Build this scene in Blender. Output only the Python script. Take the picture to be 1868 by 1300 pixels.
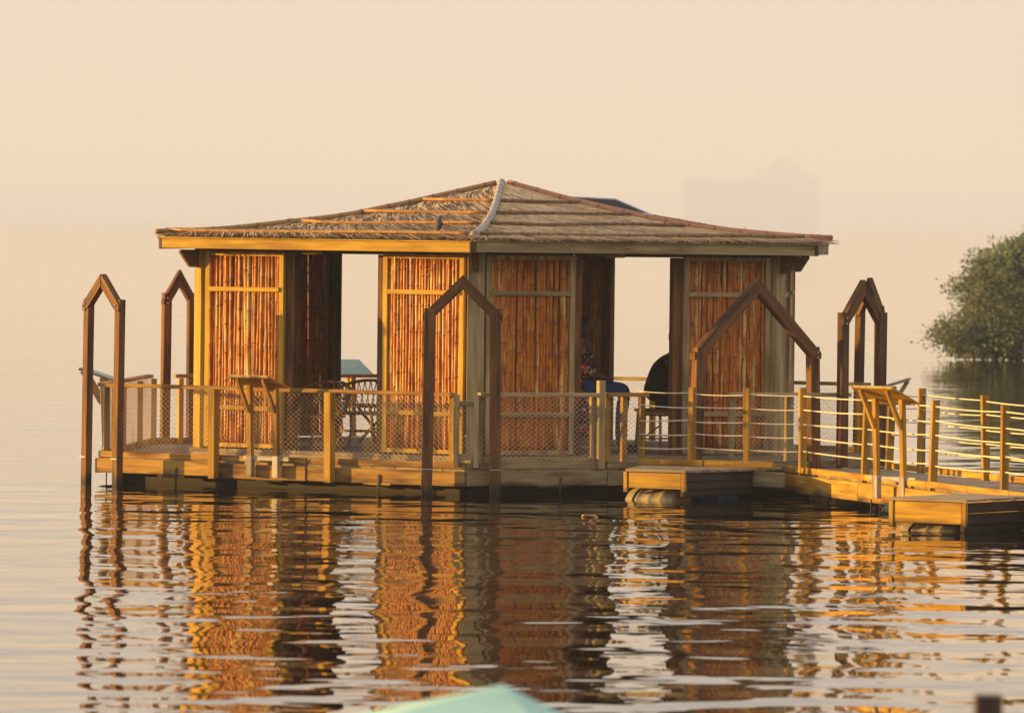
import bpy, bmesh, math, random
from math import radians, sin, cos, pi, sqrt
from mathutils import Vector, Matrix, noise as mnoise

for o in list(bpy.data.objects):
    bpy.data.objects.remove(o)
random.seed(11)
scene = bpy.context.scene
COL = scene.collection

# ------------------------------------------------------------------ camera
cam_d = bpy.data.cameras.new('camera')
cam = bpy.data.objects.new('camera', cam_d)
COL.objects.link(cam)
cam.location = (0, 0, 2.84)
FPX = 13125.0
cam_d.sensor_width = 36.0
cam_d.lens = 36.0 * FPX / 1868.0
cam_d.clip_start = 0.5
cam_d.clip_end = 40000
PITCH = math.atan((650 - 408) / FPX)
ROLL = 0.011
cam.rotation_mode = 'XYZ'
cam.matrix_world = (Matrix.Translation((0, 0, 2.84)) @ Matrix.Rotation(pi / 2 - PITCH, 4, 'X')
                    @ Matrix.Rotation(ROLL, 4, 'Z'))
cam_d.dof.use_dof = True
cam_d.dof.focus_distance = 77.0
cam_d.dof.aperture_fstop = 5.0
scene.camera = cam

# ------------------------------------------------------------------ sky and sun
SUN_DIR = Vector((-0.985, 0.11, 0.074)).normalized()      # towards the sun
world = bpy.data.worlds.new('World')
scene.world = world
world.use_nodes = True
wn = world.node_tree.nodes
wl = world.node_tree.links
sky = wn.new('ShaderNodeTexSky')
sky.sky_type = 'NISHITA'
sky.sun_disc = False
sky.sun_elevation = math.asin(SUN_DIR.z)
sky.sun_rotation = math.atan2(SUN_DIR.x, SUN_DIR.y)
sky.altitude = 0
sky.air_density = 1.0
sky.dust_density = 1.0
sky.ozone_density = 1.0
tint = wn.new('ShaderNodeMix')
tint.data_type = 'RGBA'
tint.blend_type = 'MULTIPLY'
tint.inputs['Factor'].default_value = 1.0
tint.inputs['B'].default_value = (0.98, 0.92, 1.22, 1)
wl.new(sky.outputs['Color'], tint.inputs['A'])
bg = wn['Background']
bg.inputs['Strength'].default_value = 0.132
# an even veil of ground mist over the whole sky flattens the clear-air gradient
veil = wn.new('ShaderNodeMix')
veil.data_type = 'RGBA'
veil.inputs['Factor'].default_value = 0.6
veil.inputs['B'].default_value = (3.10, 2.76, 2.72, 1)
wl.new(tint.outputs['Result'], veil.inputs['A'])
wl.new(veil.outputs['Result'], bg.inputs['Color'])

sun_d = bpy.data.lights.new('sun', 'SUN')
sun_d.energy = 5.0
sun_d.angle = radians(0.6)
sun_d.color = (1.0, 0.575, 0.14)
sun = bpy.data.objects.new('sun', sun_d)
COL.objects.link(sun)
sun.rotation_mode = 'QUATERNION'
sun.rotation_quaternion = (-SUN_DIR).to_track_quat('-Z', 'Y')

vs = scene.view_settings
vs.view_transform = 'Standard'
vs.look = 'None'
vs.exposure = 1.22
vs.gamma = 1.0
vs.use_curve_mapping = False
scene.render.engine = 'CYCLES'
scene.cycles.use_denoising = True
scene.cycles.max_bounces = 8
scene.cycles.volume_bounces = 1
scene.cycles.caustics_reflective = False
scene.cycles.caustics_refractive = False
scene.cycles.sample_clamp_indirect = 6.0

# ------------------------------------------------------------------ materials
def new_mat(name):
    m = bpy.data.materials.new(name)
    m.use_nodes = True
    nt = m.node_tree
    return m, nt, nt.nodes['Principled BSDF']

def wood(name, c_light, c_dark, rough=0.75, stain=(0.05, 0.035, 0.02), stain_amt=0.35, grain=1.0, spec=0.3):
    """grain runs along the object's local X"""
    m, nt, b = new_mat(name)
    N, L = nt.nodes, nt.links
    tc = N.new('ShaderNodeTexCoord')
    oi = N.new('ShaderNodeObjectInfo')
    off = N.new('ShaderNodeVectorMath'); off.operation = 'SCALE'
    cmb = N.new('ShaderNodeCombineXYZ')
    for i in range(3):
        L.new(oi.outputs['Random'], cmb.inputs[i])
    L.new(cmb.outputs[0], off.inputs[0]); off.inputs['Scale'].default_value = 37.0
    add = N.new('ShaderNodeVectorMath'); add.operation = 'ADD'
    L.new(tc.outputs['Object'], add.inputs[0]); L.new(off.outputs[0], add.inputs[1])
    mp = N.new('ShaderNodeMapping')
    mp.inputs['Scale'].default_value = (0.8 * grain, 15 * grain, 15 * grain)
    L.new(add.outputs[0], mp.inputs['Vector'])
    n1 = N.new('ShaderNodeTexNoise'); n1.inputs['Scale'].default_value = 1.6
    n1.inputs['Detail'].default_value = 6; n1.inputs['Distortion'].default_value = 0.8
    L.new(mp.outputs[0], n1.inputs['Vector'])
    r1 = N.new('ShaderNodeValToRGB')
    r1.color_ramp.elements[0].position = 0.32; r1.color_ramp.elements[0].color = (*c_dark, 1)
    r1.color_ramp.elements[1].position = 0.68; r1.color_ramp.elements[1].color = (*c_light, 1)
    L.new(n1.outputs['Fac'], r1.inputs['Fac'])
    # knots and stains
    mp2 = N.new('ShaderNodeMapping'); mp2.inputs['Scale'].default_value = (1.5, 9.0, 9.0)
    L.new(add.outputs[0], mp2.inputs['Vector'])
    n2 = N.new('ShaderNodeTexNoise'); n2.inputs['Scale'].default_value = 1.0; n2.inputs['Detail'].default_value = 5
    L.new(mp2.outputs[0], n2.inputs['Vector'])
    r2 = N.new('ShaderNodeValToRGB')
    r2.color_ramp.elements[0].position = 0.46; r2.color_ramp.elements[0].color = (0, 0, 0, 1)
    r2.color_ramp.elements[1].position = 0.66; r2.color_ramp.elements[1].color = (stain_amt,) * 3 + (1,)
    L.new(n2.outputs['Fac'], r2.inputs['Fac'])
    v = N.new('ShaderNodeTexVoronoi'); v.inputs['Scale'].default_value = 2.4
    mp3 = N.new('ShaderNodeMapping'); mp3.inputs['Scale'].default_value = (0.8, 3.0, 3.0)
    L.new(add.outputs[0], mp3.inputs['Vector']); L.new(mp3.outputs[0], v.inputs['Vector'])
    r3 = N.new('ShaderNodeValToRGB')
    r3.color_ramp.elements[0].position = 0.05; r3.color_ramp.elements[0].color = (0.75,) * 3 + (1,)
    r3.color_ramp.elements[1].position = 0.11; r3.color_ramp.elements[1].color = (0, 0, 0, 1)
    L.new(v.outputs['Distance'], r3.inputs['Fac'])
    mx = N.new('ShaderNodeMath'); mx.operation = 'MAXIMUM'
    L.new(r2.outputs['Color'], mx.inputs[0]); L.new(r3.outputs['Color'], mx.inputs[1])
    mix = N.new('ShaderNodeMix'); mix.data_type = 'RGBA'
    L.new(mx.outputs[0], mix.inputs['Factor']); L.new(r1.outputs['Color'], mix.inputs['A'])
    mix.inputs['B'].default_value = (*stain, 1)
    # per piece variation
    hsv = N.new('ShaderNodeHueSaturation')
    mr = N.new('ShaderNodeMapRange'); mr.inputs['To Min'].default_value = 0.78; mr.inputs['To Max'].default_value = 1.18
    L.new(oi.outputs['Random'], mr.inputs['Value']); L.new(mr.outputs[0], hsv.inputs['Value'])
    L.new(mix.outputs['Result'], hsv.inputs['Color'])
    geo = N.new('ShaderNodeNewGeometry'); sx = N.new('ShaderNodeSeparateXYZ'); L.new(geo.outputs['Position'], sx.inputs[0])
    wv = N.new('ShaderNodeMath'); wv.operation = 'MULTIPLY_ADD'; wv.inputs[1].default_value = -0.22
    L.new(n2.outputs['Fac'], wv.inputs[0]); L.new(sx.outputs['Z'], wv.inputs[2])
    wr_ = N.new('ShaderNodeMapRange'); wr_.inputs['From Min'].default_value = -0.07; wr_.inputs['From Max'].default_value = 0.03
    wr_.inputs['To Min'].default_value = 1.0; wr_.inputs['To Max'].default_value = 0.0
    L.new(wv.outputs[0], wr_.inputs['Value'])
    wet = N.new('ShaderNodeMix'); wet.data_type = 'RGBA'
    L.new(wr_.outputs[0], wet.inputs['Factor']); L.new(hsv.outputs[0], wet.inputs['A'])
    wet.inputs['B'].default_value = (0.028, 0.022, 0.012, 1)
    L.new(wet.outputs['Result'], b.inputs['Base Color'])
    b.inputs['Roughness'].default_value = rough
    b.inputs['Specular IOR Level'].default_value = spec
    bp = N.new('ShaderNodeBump'); bp.inputs['Strength'].default_value = 0.5; bp.inputs['Distance'].default_value = 0.004
    L.new(n1.outputs['Fac'], bp.inputs['Height']); L.new(bp.outputs[0], b.inputs['Normal'])
    return m

def bamboo(name, cols, node_col, rough=0.45):
    m, nt, b = new_mat(name)
    N, L = nt.nodes, nt.links
    tc = N.new('ShaderNodeTexCoord'); oi = N.new('ShaderNodeObjectInfo')
    r = N.new('ShaderNodeValToRGB')
    els = r.color_ramp.elements
    els[0].position = 0; els[0].color = (*cols[0], 1)
    els[1].position = 1; els[1].color = (*cols[-1], 1)
    for i, c in enumerate(cols[1:-1]):
        e = els.new((i + 1) / (len(cols) - 1)); e.color = (*c, 1)
    mp = N.new('ShaderNodeMapping'); mp.inputs['Scale'].default_value = (9, 9, 1.3)
    cmb = N.new('ShaderNodeCombineXYZ')
    mul = N.new('ShaderNodeMath'); mul.operation = 'MULTIPLY'; mul.inputs[1].default_value = 91.0
    L.new(oi.outputs['Random'], mul.inputs[0])
    for i in range(3):
        L.new(mul.outputs[0], cmb.inputs[i])
    L.new(cmb.outputs[0], mp.inputs['Location']); L.new(tc.outputs['Object'], mp.inputs['Vector'])
    n = N.new('ShaderNodeTexNoise'); n.inputs['Scale'].default_value = 2.0; n.inputs['Detail'].default_value = 5
    L.new(mp.outputs[0], n.inputs['Vector'])
    a = N.new('ShaderNodeMath'); a.operation = 'MULTIPLY_ADD'
    a.inputs[1].default_value = 1.3; a.inputs[2].default_value = -0.65
    L.new(n.outputs['Fac'], a.inputs[0])
    ad = N.new('ShaderNodeMath'); ad.operation = 'ADD'; ad.use_clamp = True
    L.new(a.outputs[0], ad.inputs[0]); L.new(oi.outputs['Random'], ad.inputs[1])
    L.new(ad.outputs[0], r.inputs['Fac'])
    at = N.new('ShaderNodeAttribute'); at.attribute_name = 'node'
    mix = N.new('ShaderNodeMix'); mix.data_type = 'RGBA'
    L.new(at.outputs['Fac'], mix.inputs['Factor']); L.new(r.outputs[0], mix.inputs['A'])
    mix.inputs['B'].default_value = (*node_col, 1)
    L.new(mix.outputs['Result'], b.inputs['Base Color'])
    b.inputs['Roughness'].default_value = rough
    b.inputs['Specular IOR Level'].default_value = 0.35
    return m

def plain(name, col, rough=0.6, metal=0.0, var=0.15, scale=8.0, spec=0.4):
    m, nt, b = new_mat(name)
    N, L = nt.nodes, nt.links
    tc = N.new('ShaderNodeTexCoord')
    n = N.new('ShaderNodeTexNoise'); n.inputs['Scale'].default_value = scale; n.inputs['Detail'].default_value = 4
    L.new(tc.outputs['Object'], n.inputs['Vector'])
    r = N.new('ShaderNodeValToRGB')
    r.color_ramp.elements[0].position = 0.3; r.color_ramp.elements[1].position = 0.7
    r.color_ramp.elements[0].color = (*[c * (1 - var) for c in col], 1)
    r.color_ramp.elements[1].color = (*[min(1, c * (1 + var)) for c in col], 1)
    L.new(n.outputs['Fac'], r.inputs['Fac']); L.new(r.outputs[0], b.inputs['Base Color'])
    b.inputs['Roughness'].default_value = rough
    b.inputs['Metallic'].default_value = metal
    b.inputs['Specular IOR Level'].default_value = spec
    return m

M = {}
M['new_wood'] = wood('new_wood', (0.64, 0.41, 0.045), (0.46, 0.265, 0.025), stain=(0.18, 0.075, 0.014), stain_amt=0.45)
M['pier_wood'] = wood('pier_wood', (0.62, 0.38, 0.038), (0.36, 0.175, 0.014), stain=(0.16, 0.06, 0.010), stain_amt=0.5)
M['old_wood'] = wood('old_wood', (0.48, 0.37, 0.17), (0.30, 0.22, 0.095), stain=(0.11, 0.07, 0.025), stain_amt=0.6)
M['beam_wood'] = wood('beam_wood', (0.50, 0.29, 0.060), (0.28, 0.135, 0.024), stain=(0.085, 0.036, 0.010), stain_amt=0.9)
M['brown_wood'] = wood('brown_wood', (0.24, 0.105, 0.028), (0.10, 0.040, 0.011), stain=(0.035, 0.018, 0.009), stain_amt=0.8)
M['dark_wood'] = wood('dark_wood', (0.17, 0.105, 0.065), (0.09, 0.055, 0.034), stain=(0.03, 0.02, 0.012), stain_amt=0.5)
M['shaded_wood'] = wood('shaded_wood', (0.055, 0.042, 0.028), (0.03, 0.022, 0.014), stain=(0.012, 0.009, 0.006))  # near-black tone puts the shade on the float sides into the wood colour
M['deck_wood'] = wood('deck_wood', (0.42, 0.33, 0.19), (0.28, 0.21, 0.12), stain=(0.11, 0.08, 0.05), stain_amt=0.5)
M['post_wood'] = wood('post_wood', (0.48, 0.28, 0.035), (0.30, 0.155, 0.02), stain=(0.10, 0.045, 0.012), stain_amt=0.6)
M['pale_paint'] = wood('pale_paint', (0.62, 0.55, 0.42), (0.48, 0.41, 0.30), stain=(0.18, 0.11, 0.05), stain_amt=0.7)
M['bamboo_wall'] = bamboo('bamboo_wall', [(0.27, 0.063, 0.006), (0.60, 0.185, 0.010), (0.37, 0.092, 0.006), (0.66, 0.27, 0.020),
                                          (0.22, 0.057, 0.006), (0.56, 0.190, 0.012), (0.43, 0.120, 0.008), (0.70, 0.47, 0.14)], (0.13, 0.05, 0.018))
M['bamboo_roof'] = bamboo('bamboo_roof', [(0.36, 0.17, 0.04), (0.44, 0.23, 0.06), (0.28, 0.14, 0.05)], (0.13, 0.07, 0.035))
M['bamboo_shaded'] = bamboo('bamboo_shaded', [(0.20, 0.12, 0.055), (0.27, 0.17, 0.08), (0.17, 0.10, 0.05)], (0.07, 0.04, 0.02), 0.7)  # duller copy for right and back battens, their shade put into the colour
M['bamboo_rust'] = bamboo('bamboo_rust', [(0.40, 0.17, 0.06), (0.46, 0.21, 0.08)], (0.18, 0.07, 0.03))
M['bamboo_pale'] = bamboo('bamboo_pale', [(0.46, 0.42, 0.34), (0.38, 0.34, 0.27)], (0.10, 0.08, 0.06), 0.7)
M['rattan'] = plain('rattan', (0.34, 0.17, 0.06), 0.5, scale=30, var=0.3)
M['green_sheet'] = plain('green_sheet', (0.30, 0.50, 0.40), 0.45, scale=5, var=0.18)
M['green_canvas'] = plain('green_canvas', (0.50, 0.82, 0.64), 0.8, scale=3, var=0.12)
M['net'] = plain('net', (0.62, 0.50, 0.34), 0.7, scale=4)
M['rope'] = plain('rope', (0.80, 0.66, 0.44), 0.8, scale=40)
M['steel'] = plain('steel', (0.55, 0.55, 0.52), 0.35, metal=0.9)
M['blue_plastic'] = plain('blue_plastic', (0.03, 0.09, 0.24), 0.35, scale=6, var=0.3)
M['pale_plastic'] = plain('pale_plastic', (0.42, 0.34, 0.18), 0.25, scale=5, var=0.25, spec=0.6)
M['black_rubber'] = plain('black_rubber', (0.02, 0.02, 0.022), 0.6)
M['solar_glass'] = plain('solar_glass', (0.020, 0.022, 0.020), 0.7, spec=0.1)
M['alu'] = plain('alu', (0.62, 0.64, 0.64), 0.4, metal=0.3)
M['skin'] = plain('skin', (0.20, 0.095, 0.055), 0.55)
M['hair'] = plain('hair', (0.010, 0.008, 0.007), 0.5)
M['denim'] = plain('denim', (0.025, 0.075, 0.21), 0.9, scale=40, var=0.3)
M['black_cloth'] = plain('black_cloth', (0.010, 0.010, 0.011), 0.9)
M['leather'] = plain('leather', (0.10, 0.04, 0.018), 0.5)
M['feather'] = plain('feather', (0.075, 0.062, 0.05), 0.7, scale=30, var=0.4)
M['bird_leg'] = plain('bird_leg', (0.35, 0.10, 0.07), 0.6)
M['concrete'] = plain('concrete', (0.62, 0.63, 0.64), 0.9, scale=0.2)

def mat_pattern():
    m, nt, b = new_mat('printed_cloth')
    N, L = nt.nodes, nt.links
    tc = N.new('ShaderNodeTexCoord')
    v = N.new('ShaderNodeTexVoronoi'); v.inputs['Scale'].default_value = 34
    L.new(tc.outputs['Object'], v.inputs['Vector'])
    r = N.new('ShaderNodeValToRGB'); r.color_ramp.interpolation = 'CONSTANT'
    e = r.color_ramp.elements
    e[0].color = (0.03, 0.015, 0.012, 1); e[1].position = 0.3; e[1].color = (0.45, 0.07, 0.04, 1)
    for p, c in ((0.45, (0.75, 0.62, 0.48)), (0.6, (0.025, 0.02, 0.03)), (0.75, (0.04, 0.07, 0.16)), (0.87, (0.42, 0.2, 0.09))):
        q = e.new(p); q.color = (*c, 1)
    s = N.new('ShaderNodeSeparateColor'); L.new(v.outputs['Color'], s.inputs[0])
    L.new(s.outputs[0], r.inputs['Fac']); L.new(r.outputs[0], b.inputs['Base Color'])
    b.inputs['Roughness'].default_value = 0.9
    return m
M['printed_cloth'] = mat_pattern()

def mat_thatch(name, c1, c2):
    m, nt, b = new_mat(name)
    N, L = nt.nodes, nt.links
    tc = N.new('ShaderNodeTexCoord')
    n = N.new('ShaderNodeTexNoise'); n.inputs['Scale'].default_value = 26; n.inputs['Detail'].default_value = 8
    L.new(tc.outputs['Object'], n.inputs['Vector'])
    n2 = N.new('ShaderNodeTexNoise'); n2.inputs['Scale'].default_value = 2.5; n2.inputs['Detail'].default_value = 3
    L.new(tc.outputs['Object'], n2.inputs['Vector'])
    ad = N.new('ShaderNodeMath'); ad.operation = 'MULTIPLY_ADD'; ad.inputs[1].default_value = 0.25
    L.new(n2.outputs['Fac'], ad.inputs[0]); 
    ml = N.new('ShaderNodeMath'); ml.operation = 'MULTIPLY'; ml.inputs[1].default_value = 0.9
    L.new(n.outputs['Fac'], ml.inputs[0]); L.new(ml.outputs[0], ad.inputs[2])
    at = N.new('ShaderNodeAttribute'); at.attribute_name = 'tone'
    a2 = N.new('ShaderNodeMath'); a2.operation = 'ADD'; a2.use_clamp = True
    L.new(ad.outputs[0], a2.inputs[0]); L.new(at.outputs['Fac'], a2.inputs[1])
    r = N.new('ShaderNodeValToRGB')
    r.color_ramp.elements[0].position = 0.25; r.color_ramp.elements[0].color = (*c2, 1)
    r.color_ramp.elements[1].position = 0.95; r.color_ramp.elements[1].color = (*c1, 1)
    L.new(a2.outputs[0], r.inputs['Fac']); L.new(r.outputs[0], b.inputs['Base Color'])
    b.inputs['Roughness'].default_value = 0.8
    b.inputs['Specular IOR Level'].default_value = 0.25
    return m
M['thatch'] = mat_thatch('thatch', (0.30, 0.22, 0.12), (0.07, 0.05, 0.03))
M['straw'] = mat_thatch('straw', (0.90, 0.64, 0.32), (0.09, 0.056, 0.026))

def mat_leaf():
    m, nt, b = new_mat('mangrove_leaf')
    N, L = nt.nodes, nt.links
    at = N.new('ShaderNodeAttribute'); at.attribute_name = 'tone'
    r = N.new('ShaderNodeValToRGB')
    r.color_ramp.elements[0].color = (0.075, 0.100, 0.048, 1)
    r.color_ramp.elements[1].color = (0.28, 0.325, 0.165, 1)
    L.new(at.outputs['Fac'], r.inputs['Fac']); L.new(r.outputs[0], b.inputs['Base Color'])
    b.inputs['Roughness'].default_value = 0.6
    tr = N.new('ShaderNodeBsdfTranslucent'); L.new(r.outputs[0], tr.inputs['Color'])
    mx = N.new('ShaderNodeMixShader'); mx.inputs[0].default_value = 0.45
    L.new(b.outputs[0], mx.inputs[1]); L.new(tr.outputs[0], mx.inputs[2])
    L.new(mx.outputs[0], N['Material Output'].inputs['Surface'])
    return m
M['leaf'] = mat_leaf()
M['bark'] = wood('bark', (0.12, 0.09, 0.06), (0.06, 0.045, 0.03))

def mat_water():
    m, nt, b = new_mat('water')
    N, L = nt.nodes, nt.links
    N.remove(b)
    tc = N.new('ShaderNodeTexCoord')
    def layer(sx, sy, scale, detail, rot, offs=0.0):
        mp = N.new('ShaderNodeMapping'); mp.inputs['Scale'].default_value = (sx, sy, 1)
        mp.inputs['Rotation'].default_value = (0, 0, rot); mp.inputs['Location'].default_value = (offs, offs * 2, offs)
        L.new(tc.outputs['Object'], mp.inputs['Vector'])
        n = N.new('ShaderNodeTexNoise'); n.inputs['Scale'].default_value = scale
        n.inputs['Detail'].default_value = detail; n.inputs['Roughness'].default_value = 0.4
        L.new(mp.outputs[0], n.inputs['Vector'])
        return n.outputs['Fac']
    def math_(op, a, b_=None, c=None):
        q = N.new('ShaderNodeMath'); q.operation = op
        for k, x in enumerate((a, b_, c)):
            if x is None: continue
            if isinstance(x, (int, float)): q.inputs[k].default_value = x
            else: L.new(x, q.inputs[k])
        return q.outputs[0]
    l1 = layer(1.2, 1.0, 0.76, 1.3, 0.15)            # metre-long ripples
    l2 = layer(0.9, 1.0, 2.3, 1.0, -0.3, 3.7)        # small ripples
    big = layer(1, 1, 0.10, 2.0, 0.0, 9.1)            # calm and ruffled patches
    h = math_('MULTIPLY_ADD', l2, 0.16, l1)
    mr = N.new('ShaderNodeMapRange'); mr.inputs['From Min'].default_value = 0.35; mr.inputs['From Max'].default_value = 0.65
    mr.inputs['To Min'].default_value = 0.55; mr.inputs['To Max'].default_value = 1.2
    L.new(big, mr.inputs['Value'])
    # the water lies calmer away from the near shore
    sp = N.new('ShaderNodeSeparateXYZ'); L.new(tc.outputs['Object'], sp.inputs[0])
    m2 = N.new('ShaderNodeMapRange'); m2.inputs['From Min'].default_value = 38; m2.inputs['From Max'].default_value = 92
    m2.inputs['To Min'].default_value = 1.45; m2.inputs['To Max'].default_value = 0.35
    L.new(sp.outputs['Y'], m2.inputs['Value'])
    h = math_('MULTIPLY', math_('MULTIPLY', h, mr.outputs[0]), m2.outputs[0])
    bp = N.new('ShaderNodeBump'); bp.inputs['Strength'].default_value = 1.0
    bp.inputs['Distance'].default_value = 0.058
    L.new(h, bp.inputs['Height'])
    fr = N.new('ShaderNodeFresnel'); fr.inputs['IOR'].default_value = 1.333
    L.new(bp.outputs[0], fr.inputs['Normal'])
    inv = math_('SUBTRACT', 1.0, fr.outputs[0])
    fac = math_('SUBTRACT', 1.0, math_('POWER', inv, 1.1))     # reflection strengthened beyond plain water, brightening the mirrored sky
    gl = N.new('ShaderNodeBsdfGlossy'); gl.inputs['Roughness'].default_value = 0.012
    gl.inputs['Color'].default_value = (1, 0.955, 0.875, 1)
    L.new(bp.outputs[0], gl.inputs['Normal'])
    df = N.new('ShaderNodeBsdfDiffuse'); df.inputs['Color'].default_value = (0.014, 0.009, 0.004, 1)
    mx = N.new('ShaderNodeMixShader')
    L.new(fac, mx.inputs[0]); L.new(df.outputs[0], mx.inputs[1]); L.new(gl.outputs[0], mx.inputs[2])
    L.new(mx.outputs[0], N['Material Output'].inputs['Surface'])
    return m
M['water'] = mat_water()

# ------------------------------------------------------------------ object helpers
W = {}          # world matrices of everything made, by object name

def put(name, mesh, mat=None, parent=None, mw=None, **props):
    o = bpy.data.objects.new(name, mesh)
    COL.objects.link(o)
    mw = mw.copy() if mw is not None else Matrix.Identity(4)
    W[o.name] = mw
    if parent is not None:
        o.parent = parent
        o.matrix_basis = W[parent.name].inverted() @ mw
    else:
        o.matrix_basis = mw
    if mesh is not None and mat is not None and not mesh.materials:
        mesh.materials.append(M[mat])
    for k, v in props.items():
        o[k] = v
    return o

def thing(name, label, cat, loc=(0, 0, 0), yaw=0.0, group=None):
    o = put(name, None, mw=Matrix.Translation(loc) @ Matrix.Rotation(yaw, 4, 'Z'))
    o.empty_display_size = 0.1
    o['label'] = label; o['category'] = cat
    if group:
        o['group'] = group
    return o

def mesh_from(name, verts, faces, smooth=False):
    me = bpy.data.meshes.new(name)
    me.from_pydata([tuple(v) for v in verts], [], faces)
    me.update()
    if smooth:
        for p in me.polygons:
            p.use_smooth = True
    return me

_box_cache = {}
def box_mesh(lx, ly, lz, bev=0.004):
    key = (round(lx, 3), round(ly, 3), round(lz, 3), bev)
    if key in _box_cache:
        return _box_cache[key].copy()
    bm = bmesh.new()
    bmesh.ops.create_cube(bm, size=1.0)
    for v in bm.verts:
        v.co = Vector((v.co.x * lx, v.co.y * ly, v.co.z * lz))
    if bev > 0:
        bmesh.ops.bevel(bm, geom=list(bm.edges), offset=min(bev, 0.2 * min(lx, ly, lz)), segments=1, affect='EDGES')
    me = bpy.data.meshes.new('piece')
    bm.to_mesh(me); bm.free()
    _box_cache[key] = me
    return me.copy()

def frame_matrix(p0, p1, up=(0, 0, 1)):
    p0 = Vector(p0); p1 = Vector(p1)
    x = (p1 - p0).normalized()
    u = Vector(up)
    y = u.cross(x)
    if y.length < 1e-5:
        y = Vector((0, 1, 0)).cross(x)
    y.normalize()
    z = x.cross(y)
    m = Matrix((x, y, z)).transposed().to_4x4()
    m.translation = (p0 + p1) / 2
    return m

def member(name, p0, p1, w, h, mat, parent=None, up=(0, 0, 1), bev=0.004, **props):
    """a sawn timber from p0 to p1: w across, h along 'up'"""
    L_ = (Vector(p1) - Vector(p0)).length
    return put(name, box_mesh(L_, w, h, bev), mat, parent, frame_matrix(p0, p1, up), **props)

def tube_mesh(pts, rad, sides=8, nodes=None, caps=True, name='tube'):
    """tube along pts (local coordinates); rad is a number or a list; nodes = 0..1 per ring"""
    pts = [Vector(p) for p in pts]
    n = len(pts)
    if not isinstance(rad, (list, tuple)):
        rad = [rad] * n
    vs_, fs = [], []
    t0 = (pts[1] - pts[0]).normalized()
    ref = Vector((0, 0, 1)) if abs(t0.z) < 0.9 else Vector((1, 0, 0))
    nx = ref.cross(t0).normalized()
    for i, p in enumerate(pts):
        if i == 0: t = pts[1] - pts[0]
        elif i == n - 1: t = pts[-1] - pts[-2]
        else: t = pts[i + 1] - pts[i - 1]
        t.normalize()
        nx = (nx - t * nx.dot(t)).normalized()
        ny = t.cross(nx)
        for k in range(sides):
            a = 2 * pi * k / sides
            vs_.append(p + (nx * cos(a) + ny * sin(a)) * rad[i])
    for i in range(n - 1):
        for k in range(sides):
            a = i * sides + k; b = i * sides + (k + 1) % sides
            fs.append((a, b, b + sides, a + sides))
    if caps:
        fs.append(tuple(range(sides - 1, -1, -1)))
        fs.append(tuple(range((n - 1) * sides, n * sides)))
    me = mesh_from(name, vs_, fs, True)
    if nodes is not None:
        at = me.attributes.new('node', 'FLOAT', 'POINT')
        vals = []
        for x in nodes:
            vals += [x] * sides
        at.data.foreach_set('value', vals)
    return me

def bamboo_path(pts, r, spacing, seed, sides=8, taper=0.0, amp=0.16, dark=0.9):
    """bamboo culm along a polyline, with swollen dark nodes"""
    rnd = random.Random(seed)
    P = [Vector(p) for p in pts]
    ls = [0.0]
    for a, b in zip(P, P[1:]):
        ls.append(ls[-1] + (b - a).length)
    T = ls[-1]
    def at(s):
        s = max(0, min(T, s))
        for i in range(len(P) - 1):
            if s <= ls[i + 1] or i == len(P) - 2:
                f = (s - ls[i]) / max(1e-9, ls[i + 1] - ls[i])
                return P[i].lerp(P[i + 1], f)
    ss, rr, nn = [0.0], [r], [0.3]
    s = spacing * rnd.uniform(0.15, 0.9)
    while s < T - 0.03:
        d = r * 0.35
        for ds, k, nv in ((-2 * d, 0.0, 0.0), (-0.4 * d, 1.0, 0.35), (0.4 * d, 0.9, dark), (1.4 * d, 0.0, 0.25), (3 * d, -0.05, 0.0)):
            if 0 < s + ds < T:
                ss.append(s + ds); rr.append(r * (1 + amp * k)); nn.append(nv)
        s += spacing * rnd.uniform(0.75, 1.25)
    ss.append(T); rr.append(r); nn.append(0.3)
    order = sorted(range(len(ss)), key=lambda i: ss[i])
    pts2 = [at(ss[i]) for i in order]
    rad2 = [rr[i] * (1 - taper * ss[i] / T) for i in order]
    return tube_mesh(pts2, rad2, sides, [nn[i] for i in order])

def join_meshes(parts, name='joined'):
    """parts: list of (mesh, matrix) -> one mesh"""
    bm = bmesh.new()
    for me, mx in parts:
        t = me.copy()
        t.transform(mx)
        bm.from_mesh(t)
        bpy.data.meshes.remove(t)
    out = bpy.data.meshes.new(name)
    bm.to_mesh(out); bm.free()
    return out

def boxes_joined(lst, bev=0.003):
    """list of (p0,p1,w,h,up) joined into a single mesh in world coordinates"""
    parts = []
    for p0, p1, w, h, up in lst:
        parts.append((box_mesh((Vector(p1) - Vector(p0)).length, w, h, bev), frame_matrix(p0, p1, up)))
    return join_meshes(parts)

def prism(poly, z0, z1, name='prism'):
    n = len(poly)
    v = [(p[0], p[1], z0) for p in poly] + [(p[0], p[1], z1) for p in poly]
    f = [tuple(range(n - 1, -1, -1)), tuple(range(n, 2 * n))]
    for i in range(n):
        j = (i + 1) % n
        f.append((i, j, n + j, n + i))
    return mesh_from(name, v, f)

def clip_poly(poly, a, b, c):
    """keep a*x+b*y <= c"""
    out = []
    for i in range(len(poly)):
        p, q = poly[i], poly[(i + 1) % len(poly)]
        dp = a * p[0] + b * p[1] - c; dq = a * q[0] + b * q[1] - c
        if dp <= 0: out.append(p)
        if (dp < 0 < dq) or (dq < 0 < dp):
            t = dp / (dp - dq)
            out.append((p[0] + t * (q[0] - p[0]), p[1] + t * (q[1] - p[1])))
    return out

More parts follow.
